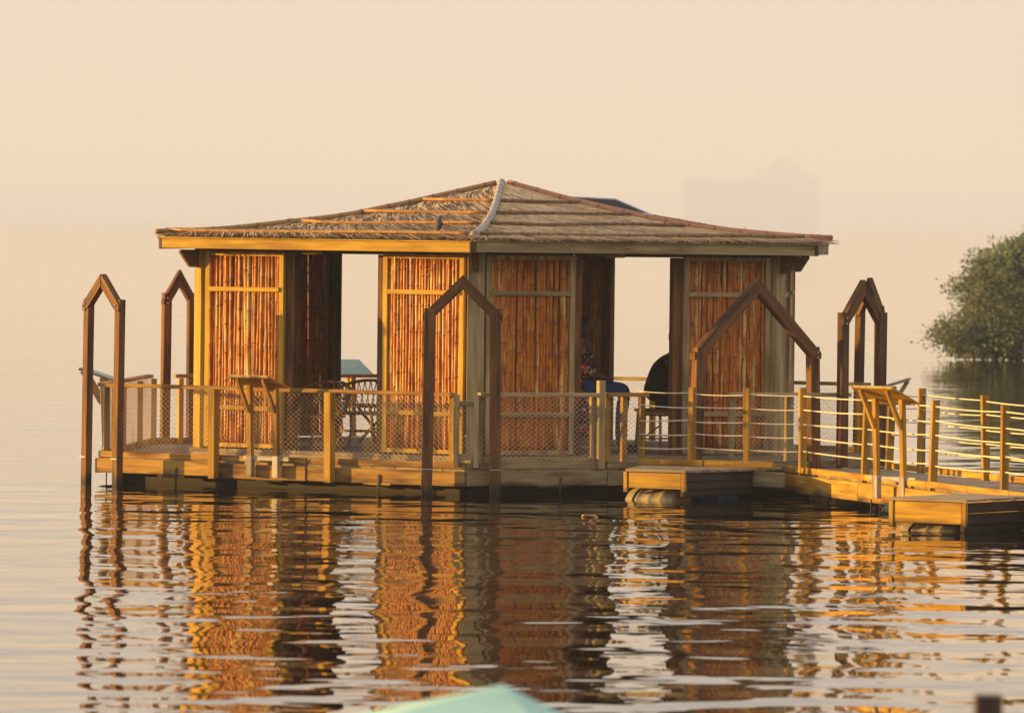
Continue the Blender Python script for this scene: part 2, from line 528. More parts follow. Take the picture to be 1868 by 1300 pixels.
def lay_planks(poly, run, width, gap, z0, z1, mat, parent, name='plank'):
    """convex polygon covered in planks whose length follows the unit vector run"""
    rx, ry = run
    nx, ny = -ry, rx
    ds = [nx * p[0] + ny * p[1] for p in poly]
    d = min(ds); top = max(ds)
    ang = math.atan2(ry, rx)
    k = 0
    while d < top - 0.01:
        strip = clip_poly(clip_poly(poly, -nx, -ny, -d), nx, ny, min(d + width - gap, top))
        if len(strip) >= 3:
            cx = sum(p[0] for p in strip) / len(strip); cy = sum(p[1] for p in strip) / len(strip)
            R = Matrix.Rotation(-ang, 2)
            loc = [tuple(R @ Vector((p[0] - cx, p[1] - cy))) for p in strip]
            dz = random.uniform(-0.002, 0.002)
            me = prism(loc, 0, z1 - z0)
            put(name, me, mat, parent, Matrix.Translation((cx, cy, z0 + dz)) @ Matrix.Rotation(ang, 4, 'Z'))
            k += 1
        d += width

# ------------------------------------------------------------------ plan of the place
CX, CY = -0.135, 79.9
ANG = [266, 206, 146, 86, 26, -34]      # near, left, back left, back, back right, right corner

def corner(i, s):
    a = radians(ANG[i % 6])
    return Vector((CX + s * cos(a), CY + s * sin(a), 0))

class Edge:
    """edge i of a hexagon of side s: from corner i to corner i+1"""
    def __init__(self, i, s):
        self.a = corner(i, s); self.b = corner(i + 1, s)
        self.len = (self.b - self.a).length
        self.d = (self.b - self.a).normalized()
        mid = (self.a + self.b) / 2
        self.n = (mid - Vector((CX, CY, 0))).normalized()
    def p(self, t, out=0.0, z=0.0):
        v = self.a + self.d * t + self.n * out
        return Vector((v.x, v.y, z))

SP, SH, SR = 4.86, 3.63, 4.15
DZ = 0.27

# ------------------------------------------------------------------ water
wm = mesh_from('water', [(-9000, -300, 0), (9000, -300, 0), (9000, 14000, 0), (-9000, 14000, 0)], [(0, 1, 2, 3)])
put('water', wm, 'water', kind='structure')

# ------------------------------------------------------------------ floating platform
plat = thing('floating_platform', 'hexagonal timber platform with thick edge beams floating under the bamboo hut', 'platform', (CX, CY, 0))
hexp = [tuple(corner(i, SP - 0.06)[:2]) for i in range(6)]
e0 = Edge(0, SP)
lay_planks(hexp[::-1], (0.9976, -0.0698), 0.15, 0.006, DZ - 0.035, DZ, 'deck_wood', plat, 'deck_plank')
edge_mats = ['beam_wood', 'beam_wood', 'old_wood', 'old_wood', 'old_wood', 'old_wood']
for i in range(6):
    e = Edge(i, SP)
    cuts = {0: [0.02, 2.05, 3.2, 4.84], 5: [0.02, 1.3, 3.2, 4.84]}.get(i, [0.02, 2.5, 4.84])
    for k in range(len(cuts) - 1):
        a, b = cuts[k], cuts[k + 1]
        oz = random.uniform(-0.012, 0.012)
        oo = 0.0 if k % 2 == 0 else 0.012
        member('edge_beam', e.p(a, -0.04 + oo, 0.178 + oz), e.p(b - 0.006, -0.04 + oo, 0.178 + oz), 0.07, 0.155, edge_mats[i], plat)
        member('toe_board', e.p(a + 0.02, -0.06 + oo, 0.306), e.p(b - 0.012, -0.06 + oo, 0.306), 0.045, 0.068 + random.uniform(-0.006, 0.006),
               'beam_wood' if i == 0 else 'old_wood', plat)
    member('bearer', e.p(0.25, -0.30, 0.05), e.p(e.len - 0.25, -0.30, 0.05), 0.06, 0.16, 'dark_wood', plat)
    # cleats and straps hanging into the water
    for t in (1.1, 3.75):
        member('strap', e.p(t, 0.008, 0.19), e.p(t + 0.01, 0.008, -0.05), 0.022, 0.012, 'dark_wood', plat, up=e.n)
    for t in (0.95, 2.35, 3.65):
        member('cleat', e.p(t, -0.03, 0.088), e.p(t + 0.36, -0.03, 0.088), 0.06, 0.026, 'beam_wood', plat)

def drum_mesh(L_, r, ribs=3):
    pts, rr = [], []
    def a(x, q):
        pts.append((x, 0, 0)); rr.append(q)
    a(-L_ / 2, r * 0.9); a(-L_ / 2 + 0.012, r)
    for k in range(1, ribs + 1):
        x = -L_ / 2 + L_ * k / (ribs + 1)
        a(x - 0.025, r); a(x - 0.008, r * 1.035); a(x + 0.008, r * 1.035); a(x + 0.025, r)
    a(L_ / 2 - 0.012, r); a(L_ / 2, r * 0.9)
    return tube_mesh(pts, rr, 20)

def drum(parent, c, d, L_=0.9, r=0.28, mat='blue_plastic', strap=True):
    d = Vector(d).normalized(); c = Vector(c)
    o = put('float_drum', drum_mesh(L_, r), mat, parent, frame_matrix(c - d * L_ / 2, c + d * L_ / 2))
    if strap:
        me = tube_mesh([(L_ * 0.3 - 0.012, 0, 0), (L_ * 0.3 + 0.012, 0, 0)], r * 1.05, 20)
        put('hoop', me, 'black_rubber', o, W[o.name])
    return o

for i in (0, 1, 5, 4):
    e = Edge(i, SP)
    for t in (0.75, 1.9, 3.05, 4.2):
        c = e.p(t, -0.50, -0.205)
        drum(plat, c, e.d, 0.88, 0.26, 'blue_plastic')

# ------------------------------------------------------------------ the hut
hut = thing('bamboo_hut', 'six-sided bamboo hut with low thatched roof on the floating platform', 'hut', (CX, CY, DZ))
FZ = 0.37
hexf = [tuple(corner(i, SH + 0.12)[:2]) for i in range(6)]
lay_planks(hexf[::-1], (0.899, 0.438), 0.2, 0.006, DZ + 0.062, FZ, 'deck_wood', hut, 'floor_plank')
for i in range(6):
    e = Edge(i, SH + 0.13)
    member('floor_joist', e.p(0.03, -0.03, DZ + 0.031), e.p(e.len - 0.03, -0.03, DZ + 0.031), 0.06, 0.058, 'deck_wood', hut)

POLE_L = 2.075
pole_var = []
for k in range(14):
    rnd = random.Random(100 + k)
    ax, ay = rnd.uniform(-0.009, 0.009), rnd.uniform(-0.006, 0.006)
    ph = rnd.uniform(0, 6)
    pts = [(ax * sin(1.6 * z + ph), ay * cos(1.9 * z + ph), z) for z in [POLE_L * j / 9 for j in range(10)]]
    pole_var.append(bamboo_path(pts, 0.0215 * rnd.uniform(0.88, 1.14), rnd.uniform(0.22, 0.34), 200 + k, sides=8, taper=rnd.uniform(-0.12, 0.12), amp=0.2, dark=0.6))
    pole_var[-1].materials.append(M['bamboo_wall'])

PZ0, PZ1 = 0.385, 2.506
for i in range(6):
    e = Edge(i, SH)
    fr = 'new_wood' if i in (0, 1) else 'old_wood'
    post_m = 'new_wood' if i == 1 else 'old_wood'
    # corner post standing at corner i, square to the radius
    rad = (corner(i, SH) - Vector((CX, CY, 0))).normalized()
    c = corner(i, SH) - rad * 0.04
    member('corner_post', (c.x, c.y, FZ), (c.x, c.y, 2.55), 0.18, 0.15, post_m, hut, up=rad)
    # bracket under the roof corner
    bl = [(0.0, 2.52), (0.20, 2.52), (0.215, 2.49), (0.10, 2.33), (0.0, 2.33)]
    side = Vector((-rad.y, rad.x, 0))
    vs_ = []
    for s_ in (-0.03, 0.03):
        for r_, z_ in bl:
            q = c + rad * (0.075 + r_) + side * s_
            vs_.append((q.x, q.y, z_))
    nb = len(bl)
    fs = [tuple(range(nb)), tuple(range(2 * nb - 1, nb - 1, -1))] + [(k, k + nb, (k + 1) % nb + nb, (k + 1) % nb) for k in range(nb)]
    put('bracket', mesh_from('bracket', vs_, fs), 'brown_wood', hut)
    # header beams
    member('header_beam', e.p(0.1, -0.03, 2.53), e.p(e.len - 0.1, -0.03, 2.53), 0.09, 0.07, 'brown_wood', hut)
    ov = Edge(i, SR)
    member('header_block', e.p(1.95, 0.13, 2.525), e.p(2.15, 0.13, 2.525), 0.12, 0.075, 'new_wood' if i == 0 else 'old_wood', hut, bev=0.012)
    for (t0, t1) in ((0.12, 1.17), (2.48, 3.53)):
        base = e.p((t0 + t1) / 2, 0.03, PZ0)
        # outer frame is the panel itself
        lst = [(e.p(t0 + 0.03, 0.03, PZ0), e.p(t0 + 0.03, 0.03, PZ1), 0.06, 0.05, e.n),
               (e.p(t1 - 0.03, 0.03, PZ0), e.p(t1 - 0.03, 0.03, PZ1), 0.06, 0.05, e.n),
               (e.p(t0 + 0.062, 0.028, PZ0 + 0.024), e.p(t1 - 0.062, 0.028, PZ0 + 0.024), 0.046, 0.046, (0, 0, 1)),
               (e.p(t0 + 0.062, 0.028, PZ1 - 0.024), e.p(t1 - 0.062, 0.028, PZ1 - 0.024), 0.046, 0.046, (0, 0, 1))]
        me = boxes_joined(lst)
        yaw = math.atan2(e.d.y, e.d.x)
        mw = Matrix.Translation(base) @ Matrix.Rotation(yaw, 4, 'Z') @ Matrix.Rotation(-pi / 2, 4, 'Y')
        me.transform(mw.inverted())
        pan = put('wall_panel', me, fr, hut, mw)
        for z in (0.81, 2.10):
            member('cross_rail', e.p(t0 + 0.05, 0.064, z), e.p(t1 - 0.05, 0.064, z + random.uniform(-0.008, 0.008)), 0.022, 0.05,
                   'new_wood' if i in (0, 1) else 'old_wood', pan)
        n = 24
        tt = [t0 + 0.076 + (t1 - t0 - 0.152) * k / (n - 1) for k in range(n)]
        if i in (2, 3):
            n2 = 23
            tt = [t0 + 0.083 + (t1 - t0 - 0.166) * k / (n2 - 1) + random.uniform(-0.012, 0.012) for k in range(n2)]
        for t in tt:
            zz = PZ0 + 0.035 + random.uniform(-0.012, 0.004)
            q = e.p(t + random.uniform(-0.004, 0.004), 0.018 + random.uniform(-0.008, 0.008), zz)
            mw2 = (Matrix.Translation(q) @ Matrix.Rotation(random.uniform(-0.008, 0.008), 4, e.n) @ Matrix.Rotation(random.uniform(0, 6.28), 4, 'Z'))
            kx = random.uniform(0.90, 1.20)
            mw2 = mw2 @ Matrix.Scale(kx, 4, (1, 0, 0)) @ Matrix.Scale(kx, 4, (0, 1, 0))
            if i in (2, 3):
                mw2 = mw2 @ Matrix.Scale(1.16, 4, (1, 0, 0)) @ Matrix.Scale(1.16, 4, (0, 1, 0))
            flip = random.random() < 0.4
            if flip:
                mw2 = Matrix.Translation((0, 0, POLE_L)) @ mw2 @ Matrix.Rotation(pi, 4, 'X')
            put('bamboo_pole', random.choice(pole_var), None, pan, mw2)
    for t in (1.215, 2.435):
        member('jamb_post', e.p(t, -0.048, FZ), e.p(t, -0.048, 2.492), 0.12, 0.1, 'brown_wood', hut, up=e.n)

# ------------------------------------------------------------------ roof
APEX = 3.295
EAVE = 2.695
def roof_pt(i, u, f, lift=0.0):
    """point on roof face i; u 0..1 along the eave from corner i, f 0 apex .. 1 eave"""
    a = corner(i, SR); b = corner(i + 1, SR)
    eave = a.lerp(b, u)
    c = Vector((CX, CY, 0))
    p = c.lerp(eave, f)
    g = 1 - (1 - min(f, 1.0)) ** 1.75
    z = APEX - (APEX - EAVE) * g
    if f > 1: z -= (f - 1) * 0.5
    z += lift + 0.018 * mnoise.noise(Vector((p.x * 1.3, p.y * 1.3, 3.1))) * min(1, 3 * (1 - f) + 0.3)
    return Vector((p.x, p.y, z))

verts, faces, tones = [], [], []
NU, NF = 36, 22
for i in range(6):
    base = len(verts)
    for jf in range(NF + 1):
        f = jf / NF
        for ju in range(NU + 1):
            u = ju / NU
            fr_ = 0.985 + 0.012 * mnoise.noise(Vector((i * 7.0, u * 30, 0)))
            p = roof_pt(i, u, f * fr_)
            p.z += 0.010 * mnoise.noise(Vector((p.x * 9, p.y * 9, 0))) - 0.014
            verts.append(p)
    for jf in range(NF):
        for ju in range(NU):
            a = base + jf * (NU + 1) + ju
            faces.append((a, a + 1, a + NU + 2, a + NU + 1))
    top_e = base + NF * (NU + 1)
    # eave thickness and underside
    b2 = len(verts)
    for ju in range(NU + 1):
        u = ju / NU
        p = roof_pt(i, u, 0.97); p.z = EAVE - 0.06 + 0.008 * mnoise.noise(Vector((u * 40, i, 5)))
        verts.append(p)
    for ju in range(NU):
        faces.append((top_e + ju, top_e + ju + 1, b2 + ju + 1, b2 + ju))
    prev = b2
    for fu in (0.85, 0.7, 0.55, 0.4, 0.25, 0.12):
        k0 = len(verts)
        for ju in range(NU + 1):
            verts.append(roof_pt(i, ju / NU, fu, -0.075))
        for ju in range(NU):
            faces.append((prev + ju, prev + ju + 1, k0 + ju + 1, k0 + ju))
        prev = k0
    ctr = len(verts); verts.append(Vector((CX, CY, APEX - 0.10)))
    for ju in range(NU):
        faces.append((prev + ju, prev + ju + 1, ctr))
bm = bmesh.new()
bv = [bm.verts.new(v) for v in verts]
for f in faces:
    try: bm.faces.new([bv[k] for k in f])
    except ValueError: pass
bmesh.ops.remove_doubles(bm, verts=bm.verts, dist=0.0005)
bmesh.ops.recalc_face_normals(bm, faces=bm.faces)
me = bpy.data.meshes.new('roof'); bm.to_mesh(me); bm.free()
for p in me.polygons: p.use_smooth = True
me.transform(Matrix.Translation((-CX, -CY, -EAVE)))
roof = put('roof', me, 'thatch', hut, Matrix.Translation((CX, CY, EAVE)))

def straw_mesh(i, n, seed, lean, tone):
    rnd = random.Random(seed)
    V, F, T = [], [], []
    a, b = corner(i, SR), corner(i + 1, SR)
    along = (b - a).normalized()
    for _ in range(n):
        f = sqrt(rnd.random()) * 0.99
        u = rnd.random()
        L_ = rnd.uniform(0.25, 0.65)
        df = L_ / (SR * 0.9)
        sh = lean + rnd.gauss(0, 0.13)
        du = sh * L_ / (SR * max(0.25, f))
        w = rnd.uniform(0.004, 0.015)
        p0 = roof_pt(i, u, max(0.02, f - df * 0.5), rnd.uniform(0.004, 0.014))
        p1 = roof_pt(i, min(1, max(0, u + du / 2)), f, rnd.uniform(0.006, 0.020 + 0.008 * f))
        p2 = roof_pt(i, min(1.0, max(0.0, u + du)), f + df * 0.5, rnd.uniform(0.002, 0.018 + 0.008 * f))
        if f + df * 0.5 > 1.0:
            p2.z -= rnd.uniform(0, 0.03)
        s = along * w
        k = len(V)
        V += [p0 - s, p0 + s, p1 - s, p1 + s, p2]
        F += [(k, k + 1, k + 3, k + 2), (k + 2, k + 3, k + 4)]
        T += [tone + rnd.uniform(-0.6, 0.5)] * 5
    # ragged eave ends
    for _ in range(n // 9):
        u = rnd.random()
        p0 = roof_pt(i, u, 0.96, 0.012); 
        p2 = roof_pt(i, min(1.0, max(0.0, u + rnd.uniform(-0.03, 0.04))), 0.995 + rnd.uniform(0.0, 0.012))
        p2.z = EAVE - rnd.uniform(-0.005, 0.045)
        p1 = p0.lerp(p2, 0.6) + Vector((0, 0, 0.012))
        s = along * rnd.uniform(0.004, 0.010)
        k = len(V)
        V += [p0 - s, p0 + s, p1 - s, p1 + s, p2 - s * 0.5, p2 + s * 0.5]
        F += [(k, k + 1, k + 3, k + 2), (k + 2, k + 3, k + 5, k + 4)]
        T += [tone - 0.15 + rnd.uniform(-0.4, 0.3)] * 6
    me = mesh_from('straw', V, F)
    at = me.attributes.new('tone', 'FLOAT', 'POINT')
    at.data.foreach_set('value', T)
    return me

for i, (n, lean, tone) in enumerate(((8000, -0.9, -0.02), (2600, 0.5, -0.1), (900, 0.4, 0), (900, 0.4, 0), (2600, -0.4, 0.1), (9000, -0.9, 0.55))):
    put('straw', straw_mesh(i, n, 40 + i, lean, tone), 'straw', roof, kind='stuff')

# hip poles: the near one thick and pale
for i in range(6):
    r, mt = (0.041, 'bamboo_pale') if i == 0 else ((0.033, 'bamboo_rust') if i in (5, 4) else (0.03, 'bamboo_roof'))
    ph = i * 1.3
    pts = []
    for k in range(13):
        f = 0.02 + (0.985 if i != 0 else 0.96) * k / 12
        p = roof_pt(i, 0, f, r * 0.75)
        side = Vector((-sin(radians(ANG[i])), cos(radians(ANG[i])), 0))
        p += side * (0.028 * sin(3.2 * f + ph) if i == 0 else 0.012 * sin(7 * f + ph))
        pts.append(p)
    put('hip_pole', bamboo_path(pts, r, 0.21 if i == 0 else 0.3, 300 + i, 10, amp=0.06 if i == 0 else 0.1, dark=1.0), mt, roof)
# battens tied across the thatch
for i in range(6):
    for k, f in enumerate((0.972, 0.62, 0.42, 0.25)):
        rnd = random.Random(i * 10 + k)
        u0, u1 = (0.02, 0.985) if k == 0 else (0.03, rnd.uniform(0.93, 0.97))
        if i in (5, 4, 3): u0, u1 = 1 - u1, 1 - u0
        pts = []
        for j in range(9):
            u = u0 + (u1 - u0) * j / 8
            pts.append(roof_pt(i, u, f + 0.006 * sin(u * 9 + k + i), 0.036) + Vector((0, 0, 0.006 * sin(7 * u + k))))
        put('batten', bamboo_path(pts, 0.019 if k else 0.020, 0.26, 400 + i * 10 + k, 8, amp=0.14), 'bamboo_shaded' if i in (3, 4, 5) else 'bamboo_roof', roof)
# fascia boards with short mitre blocks at the corners
for i in range(6):
    e = Edge(i, SR)
    fm = 'new_wood' if i in (0, 1) else 'old_wood'
    member('fascia_board', e.p(0.05, -0.035, 2.582), e.p(e.len - 0.05, -0.035, 2.588), 0.04, 0.105, fm, roof)
    member('eave_strip', e.p(0.03, -0.03, 2.645), e.p(e.len - 0.03, -0.03, 2.651), 0.055, 0.016, fm, roof)
    rad = (corner(i, SR) - Vector((CX, CY, 0))).normalized()
    c = corner(i, SR) - rad * 0.03
    member('hip_rafter', c - rad * 0.75 + Vector((0, 0, 2.60)), c + Vector((0, 0, 2.585)), 0.06, 0.12, 'dark_wood', roof)
    for t in (0.7, 1.5, 2.3, 3.1, 3.6):
        q = e.p(t, -0.06, 2.60)
        inner = Edge(i, SH).p(min(3.6, max(0.05, t - 0.25)), -0.3, 2.66)
        member('rafter', q, inner, 0.04, 0.07, 'dark_wood', roof)
# stray stalks at the right corner and a broken stalk hanging at the eave
c5 = corner(5, SR)
for k in range(6):
    rnd = random.Random(k)
    p0 = c5 + Vector((-0.12 + 0.02 * k, 0.02 * k, EAVE - 0.02 + 0.004 * k))
    p1 = p0 + Vector((rnd.uniform(0.12, 0.3), rnd.uniform(-0.06, 0.06), -rnd.uniform(-0.01, 0.05)))
    put('stalk', tube_mesh([p0, p0.lerp(p1, 0.5) + Vector((0, 0, 0.006)), p1], [0.006, 0.005, 0.003], 5), 'straw', roof)
e5r = Edge(5, SR)
pA = e5r.p(e5r.len - 1.04, 0.02, 2.66); pB = e5r.p(e5r.len - 1.22, 0.03, 2.47)
# (edge 5 runs from the right corner to the near corner)
put('stalk', tube_mesh([pA, pA.lerp(pB, 0.5) + Vector((0.01, 0, 0)), pB], [0.006, 0.006, 0.004], 5), 'straw', roof)
for (i, u, f, h) in ((5, 0.52, 0.22, 0.13), (5, 0.14, 0.9, 0.14), (1, 0.02, 0.98, 0.07)):
    p0 = roof_pt(i, u, f, 0.0)
    put('stalk', tube_mesh([p0, p0 + Vector((0.012, 0, h))], [0.006, 0.003], 5), 'straw', roof)

# ------------------------------------------------------------------ railings
def net_mesh(fn, t0, t1, z0, z1, sp=0.064, slope=0.82, r=0.0019, seed=0):
    """diamond netting: fn(t, z, out) gives a world point"""
    V, F = [], []
    H = z1 - z0
    def strand(pts):
        k0 = len(V)
        n = len(pts)
        for i, p in enumerate(pts):
            t = (pts[min(n - 1, i + 1)] - pts[max(0, i - 1)]).normalized()
            s = t.cross(Vector((0, 0, 1)))
            if s.length < 1e-4: s = Vector((1, 0, 0))
            s.normalize(); w = s.cross(t)
            for a in (0.5, 2.6, 4.7):
                V.append(p + (s * cos(a) + w * sin(a)) * r)
        for i in range(n - 1):
            for a in range(3):
                b = (a + 1) % 3
                F.append((k0 + i * 3 + a, k0 + i * 3 + b, k0 + i * 3 + 3 + b, k0 + i * 3 + 3 + a))
    def warp(t, z):
        dz = 0.035 * mnoise.noise(Vector((t * 1.1 + seed, z * 1.6, seed)))
        dt = 0.05 * mnoise.noise(Vector((t * 0.9, z * 1.3 + seed, 7.7)))
        k = 4 * (z - z0) * (z1 - z) / (H * H)
        return fn(t + dt * k, z + dz * k, 0.012 * mnoise.noise(Vector((t * 2, z * 2, seed))))
    for sgn in (1, -1):
        run = H / slope
        s = t0 - run if sgn > 0 else t0
        end = t1 if sgn > 0 else t1 + run
        while s < end:
            pts = []
            for j in range(11):
                q = j / 10
                t = s + sgn * run * q
                z = z0 + H * q
                if t0 <= t <= t1:
                    pts.append(warp(t, z))
            if len(pts) >= 2:
                strand(pts)
            s += sp
    return mesh_from('net', V, F)

def railing(name, label, i, t0, t1, posts, outer=(), post_mat='post_wood', rail_mat='beam_wood', ztop=1.07, mid=False, group=None, net=True):
    e = Edge(i, SP)
    th = thing(name, label, 'railing', e.p((t0 + t1) / 2, -0.05, DZ), 0, group)
    member('top_rail', e.p(t0, -0.04, ztop - 0.022), e.p(t1, -0.04, ztop - 0.018), 0.085, 0.042, rail_mat, th)
    for t in posts:
        member('post', e.p(t, -0.10, DZ), e.p(t, -0.10, ztop - 0.045), 0.06, 0.06, post_mat, th, up=e.n)
    for t in outer:
        lean = random.uniform(-0.015, 0.015)
        member('outer_post', e.p(t, 0.055, 0.085), e.p(t + lean, 0.055, ztop - 0.03), 0.085, 0.095, 'post_wood', th, up=e.n)
    if net:
        put('net', net_mesh(lambda t, z, o: e.p(t, -0.065 + o, z), t0 + 0.03, t1 - 0.03, 0.345, ztop - 0.05, seed=i * 3.3 + t0), 'net', th)
    return th

G_R = None
r0 = railing('mesh_railing', 'sunlit netted railing in front of the orange bamboo panels, running left from the front corner', 0, 0.20, 4.72,
             (0.23, 1.80, 3.33, 4.66), (1.70, 3.22))
r1 = railing('mesh_railing', 'short netted railing along the far left end of the platform', 1, 0.2, 4.6, (0.25, 1.7, 3.2, 4.5), (), rail_mat='old_wood', post_mat='old_wood')
r2 = railing('mesh_railing', 'netted railing at the back seen through the left doorway', 2, 0.3, 4.7, (0.35, 1.8, 3.2, 4.6), (), rail_mat='old_wood', post_mat='new_wood')
r3 = railing('mesh_railing', 'netted railing at the back seen through the right doorway beyond the two people', 3, 0.2, 4.7, (0.3, 1.8, 3.2, 4.6), (), rail_mat='old_wood', post_mat='new_wood')
r4 = railing('mesh_railing', 'netted railing along the right end of the platform', 4, 0.3, 4.6, (0.35, 1.8, 3.2, 4.5), (), rail_mat='brown_wood', post_mat='old_wood')
# edge 5 runs from the right corner to the near corner: t measured from the right corner
L5 = Edge(5, SP).len
r5 = railing('mesh_railing', 'grey netted railing in front of the shaded bamboo panel, right of the front corner', 5, L5 - 1.62, L5 - 0.17,
             (L5 - 0.21, L5 - 1.53), (), rail_mat='old_wood', post_mat='old_wood')
e5 = Edge(5, SP)
member('post', e5.p(L5 - 1.585, -0.02, DZ), e5.p(L5 - 1.585, -0.02, 1.20), 0.075, 0.075, 'old_wood', r5, up=e5.n)
member('bottom_rail', e5.p(L5 - 1.5, -0.1, 0.36), e5.p(L5 - 0.25, -0.1, 0.36), 0.045, 0.05, 'old_wood', r5)
r6 = railing('mesh_railing', 'narrow netted railing with sunlit end post left of the rope fence', 5, L5 - 2.15, L5 - 1.66,
             (L5 - 1.70, L5 - 1.9, L5 - 2.11), (), rail_mat='post_wood', post_mat='post_wood')
r7 = railing('mesh_railing', 'netted railing in front of the rightmost bamboo panel, behind the wide arch', 5, 0.28, L5 - 3.12,
             (0.33, 1.0, L5 - 3.18), (), rail_mat='old_wood', post_mat='old_wood')
# low gate closing the front corner
ga = Edge(0, SP).p(0.17, -0.03, 0); gb = e5.p(L5 - 0.17, -0.03, 0)
gate = thing('corner_gate', 'low grey netted gate closing the front corner between two railings', 'gate', (ga.lerp(gb, .5).x, ga.lerp(gb, .5).y, DZ))
for z, h in ((0.955, 0.055), (0.40, 0.06)):
    member('rail', ga + Vector((0, 0, z)), gb + Vector((0, 0, z)), 0.05, h, 'old_wood', gate)
gd = (gb - ga).normalized()
for q, s in ((ga, 1), (gb, -1)):
    member('stile', q + gd * 0.03 * s + Vector((0, -0.045, 0.29)), q + gd * 0.03 * s + Vector((0, -0.045, 1.05)), 0.055, 0.045, 'old_wood', gate, up=(0, -1, 0))
put('net', net_mesh(lambda t, z, o: ga + gd * t + Vector((0, -0.01 + o, z)), 0.03, (gb - ga).length - 0.03, 0.43, 0.92, seed=55), 'net', gate)

# ------------------------------------------------------------------ mooring arches
def arch(label, pl, pr, zb, zs, za, w=0.115, d=0.075, group='wooden arches around the platform', mats=('brown_wood', 'brown_wood'), zbr=None):
    pl = Vector((pl[0], pl[1], 0)); pr = Vector((pr[0], pr[1], 0))
    mid = (pl + pr) / 2
    dr = (pr - pl).normalized()
    nn = Vector((dr.y, -dr.x, 0))
    th = thing('pile_arch', label, 'arch', (mid.x, mid.y, max(0, zb)), 0, group)
    up = Vector((0, 0, 1))
    for s, p, z0 in ((1, pl, zb), (-1, pr, zb if zbr is None else zbr)):
        tl = dr * (0.018 * s + random.uniform(-0.012, 0.012)) + nn * random.uniform(-0.025, 0.025)
        member('post', p + up * z0, p + tl + up * (zs + 0.03), w, d, mats[0], th, up=nn)
        if zb < 0.05:
            k = put('strap', boxes_joined([(p + dr * (-(w / 2 + 0.004)) + nn * (d / 2 + 0.004) + up * DZ, p + dr * (w / 2 + 0.004) + nn * (d / 2 + 0.004) + up * DZ, 0.006, 0.006, (0, 0, 1))], 0), 'steel', th)
    bolt = tube_mesh([(0, 0, 0), (0, 0, 0.012)], 0.011, 8)
    for p in (pl, pr):
        for dz in (-0.03, -0.09):
            q = p + up * (zs + dz) + nn * (d / 2)
            put('bolt', bolt, 'steel', th, Matrix.Translation(q) @ Vector((0, 0, 1)).rotation_difference(nn).to_matrix().to_4x4())
    # rafters: notched into the posts, meeting at the apex
    h = (pr - pl).length / 2
    ang = math.atan2(za - zs, h)
    wr = w * 0.92
    for s, p in ((1, pl), (-1, pr)):
        ax = dr * s
        out = wr / 2
        # mitred bar as a prism in the arch plane
        x0 = -w * 0.45; x1 = h
        ta = math.tan(ang)
        th_v = wr / cos(ang)
        poly = [(x0, zs + (x0) * ta + 0.02), (x1, za), (x1, za - th_v), (x0 + w * 0.9, zs + (x0 + w * 0.9) * ta + 0.02 - th_v), (x0, zs - 0.10)]
        vs_ = []
        for q in (-d * 0.46, d * 0.46):
            for (xx, zz) in poly:
                v = p + ax * xx + nn * (q + 0.003 * s) + up * zz
                vs_.append(v)
        n = len(poly)
        fs = [tuple(range(n)), tuple(range(2 * n - 1, n - 1, -1))] + [(k, k + n, (k + 1) % n + n, (k + 1) % n) for k in range(n)]
        me = mesh_from('rafter', vs_, fs)
        bm = bmesh.new(); bm.from_mesh(me); bmesh.ops.recalc_face_normals(bm, faces=bm.faces)
        bm.to_mesh(me); bm.free()
        mw = frame_matrix(p + up * zs, p + ax * h + up * za, nn)
        me.transform(mw.inverted())
        put('rafter', me, mats[1], th, mw)
    return th

arch('brown pointed arch on two water piles at the front corner below the pale roof pole', (-0.885, 75.13), (-0.155, 75.10), -0.6, 1.92, 2.30)
arch('leftmost pointed arch on two piles at the near left corner of the platform', (-4.60, 77.86), (-4.23, 77.24), -0.6, 1.95, 2.25)
arch('pointed arch behind the leftmost one, close to the left corner post of the hut', (-4.00, 82.98), (-3.70, 83.16), -0.6, 1.97, 2.27, w=0.10)
arch('widest pointed arch standing over the entrance beside the rope fence', (1.94, 75.80), (3.24, 76.93), 0.30, 1.53, 2.29, w=0.13, d=0.09, mats=('brown_wood', 'brown_wood'), zbr=DZ)
arch('rightmost pointed arch at the right corner of the platform', (3.54, 76.86), (3.96, 77.42), -0.6, 1.90, 2.28, w=0.125)
arch('narrow pointed arch seen through the rightmost arch at the back right corner', (3.96, 82.32), (4.20, 82.02), -0.6, 1.92, 2.27, w=0.10)

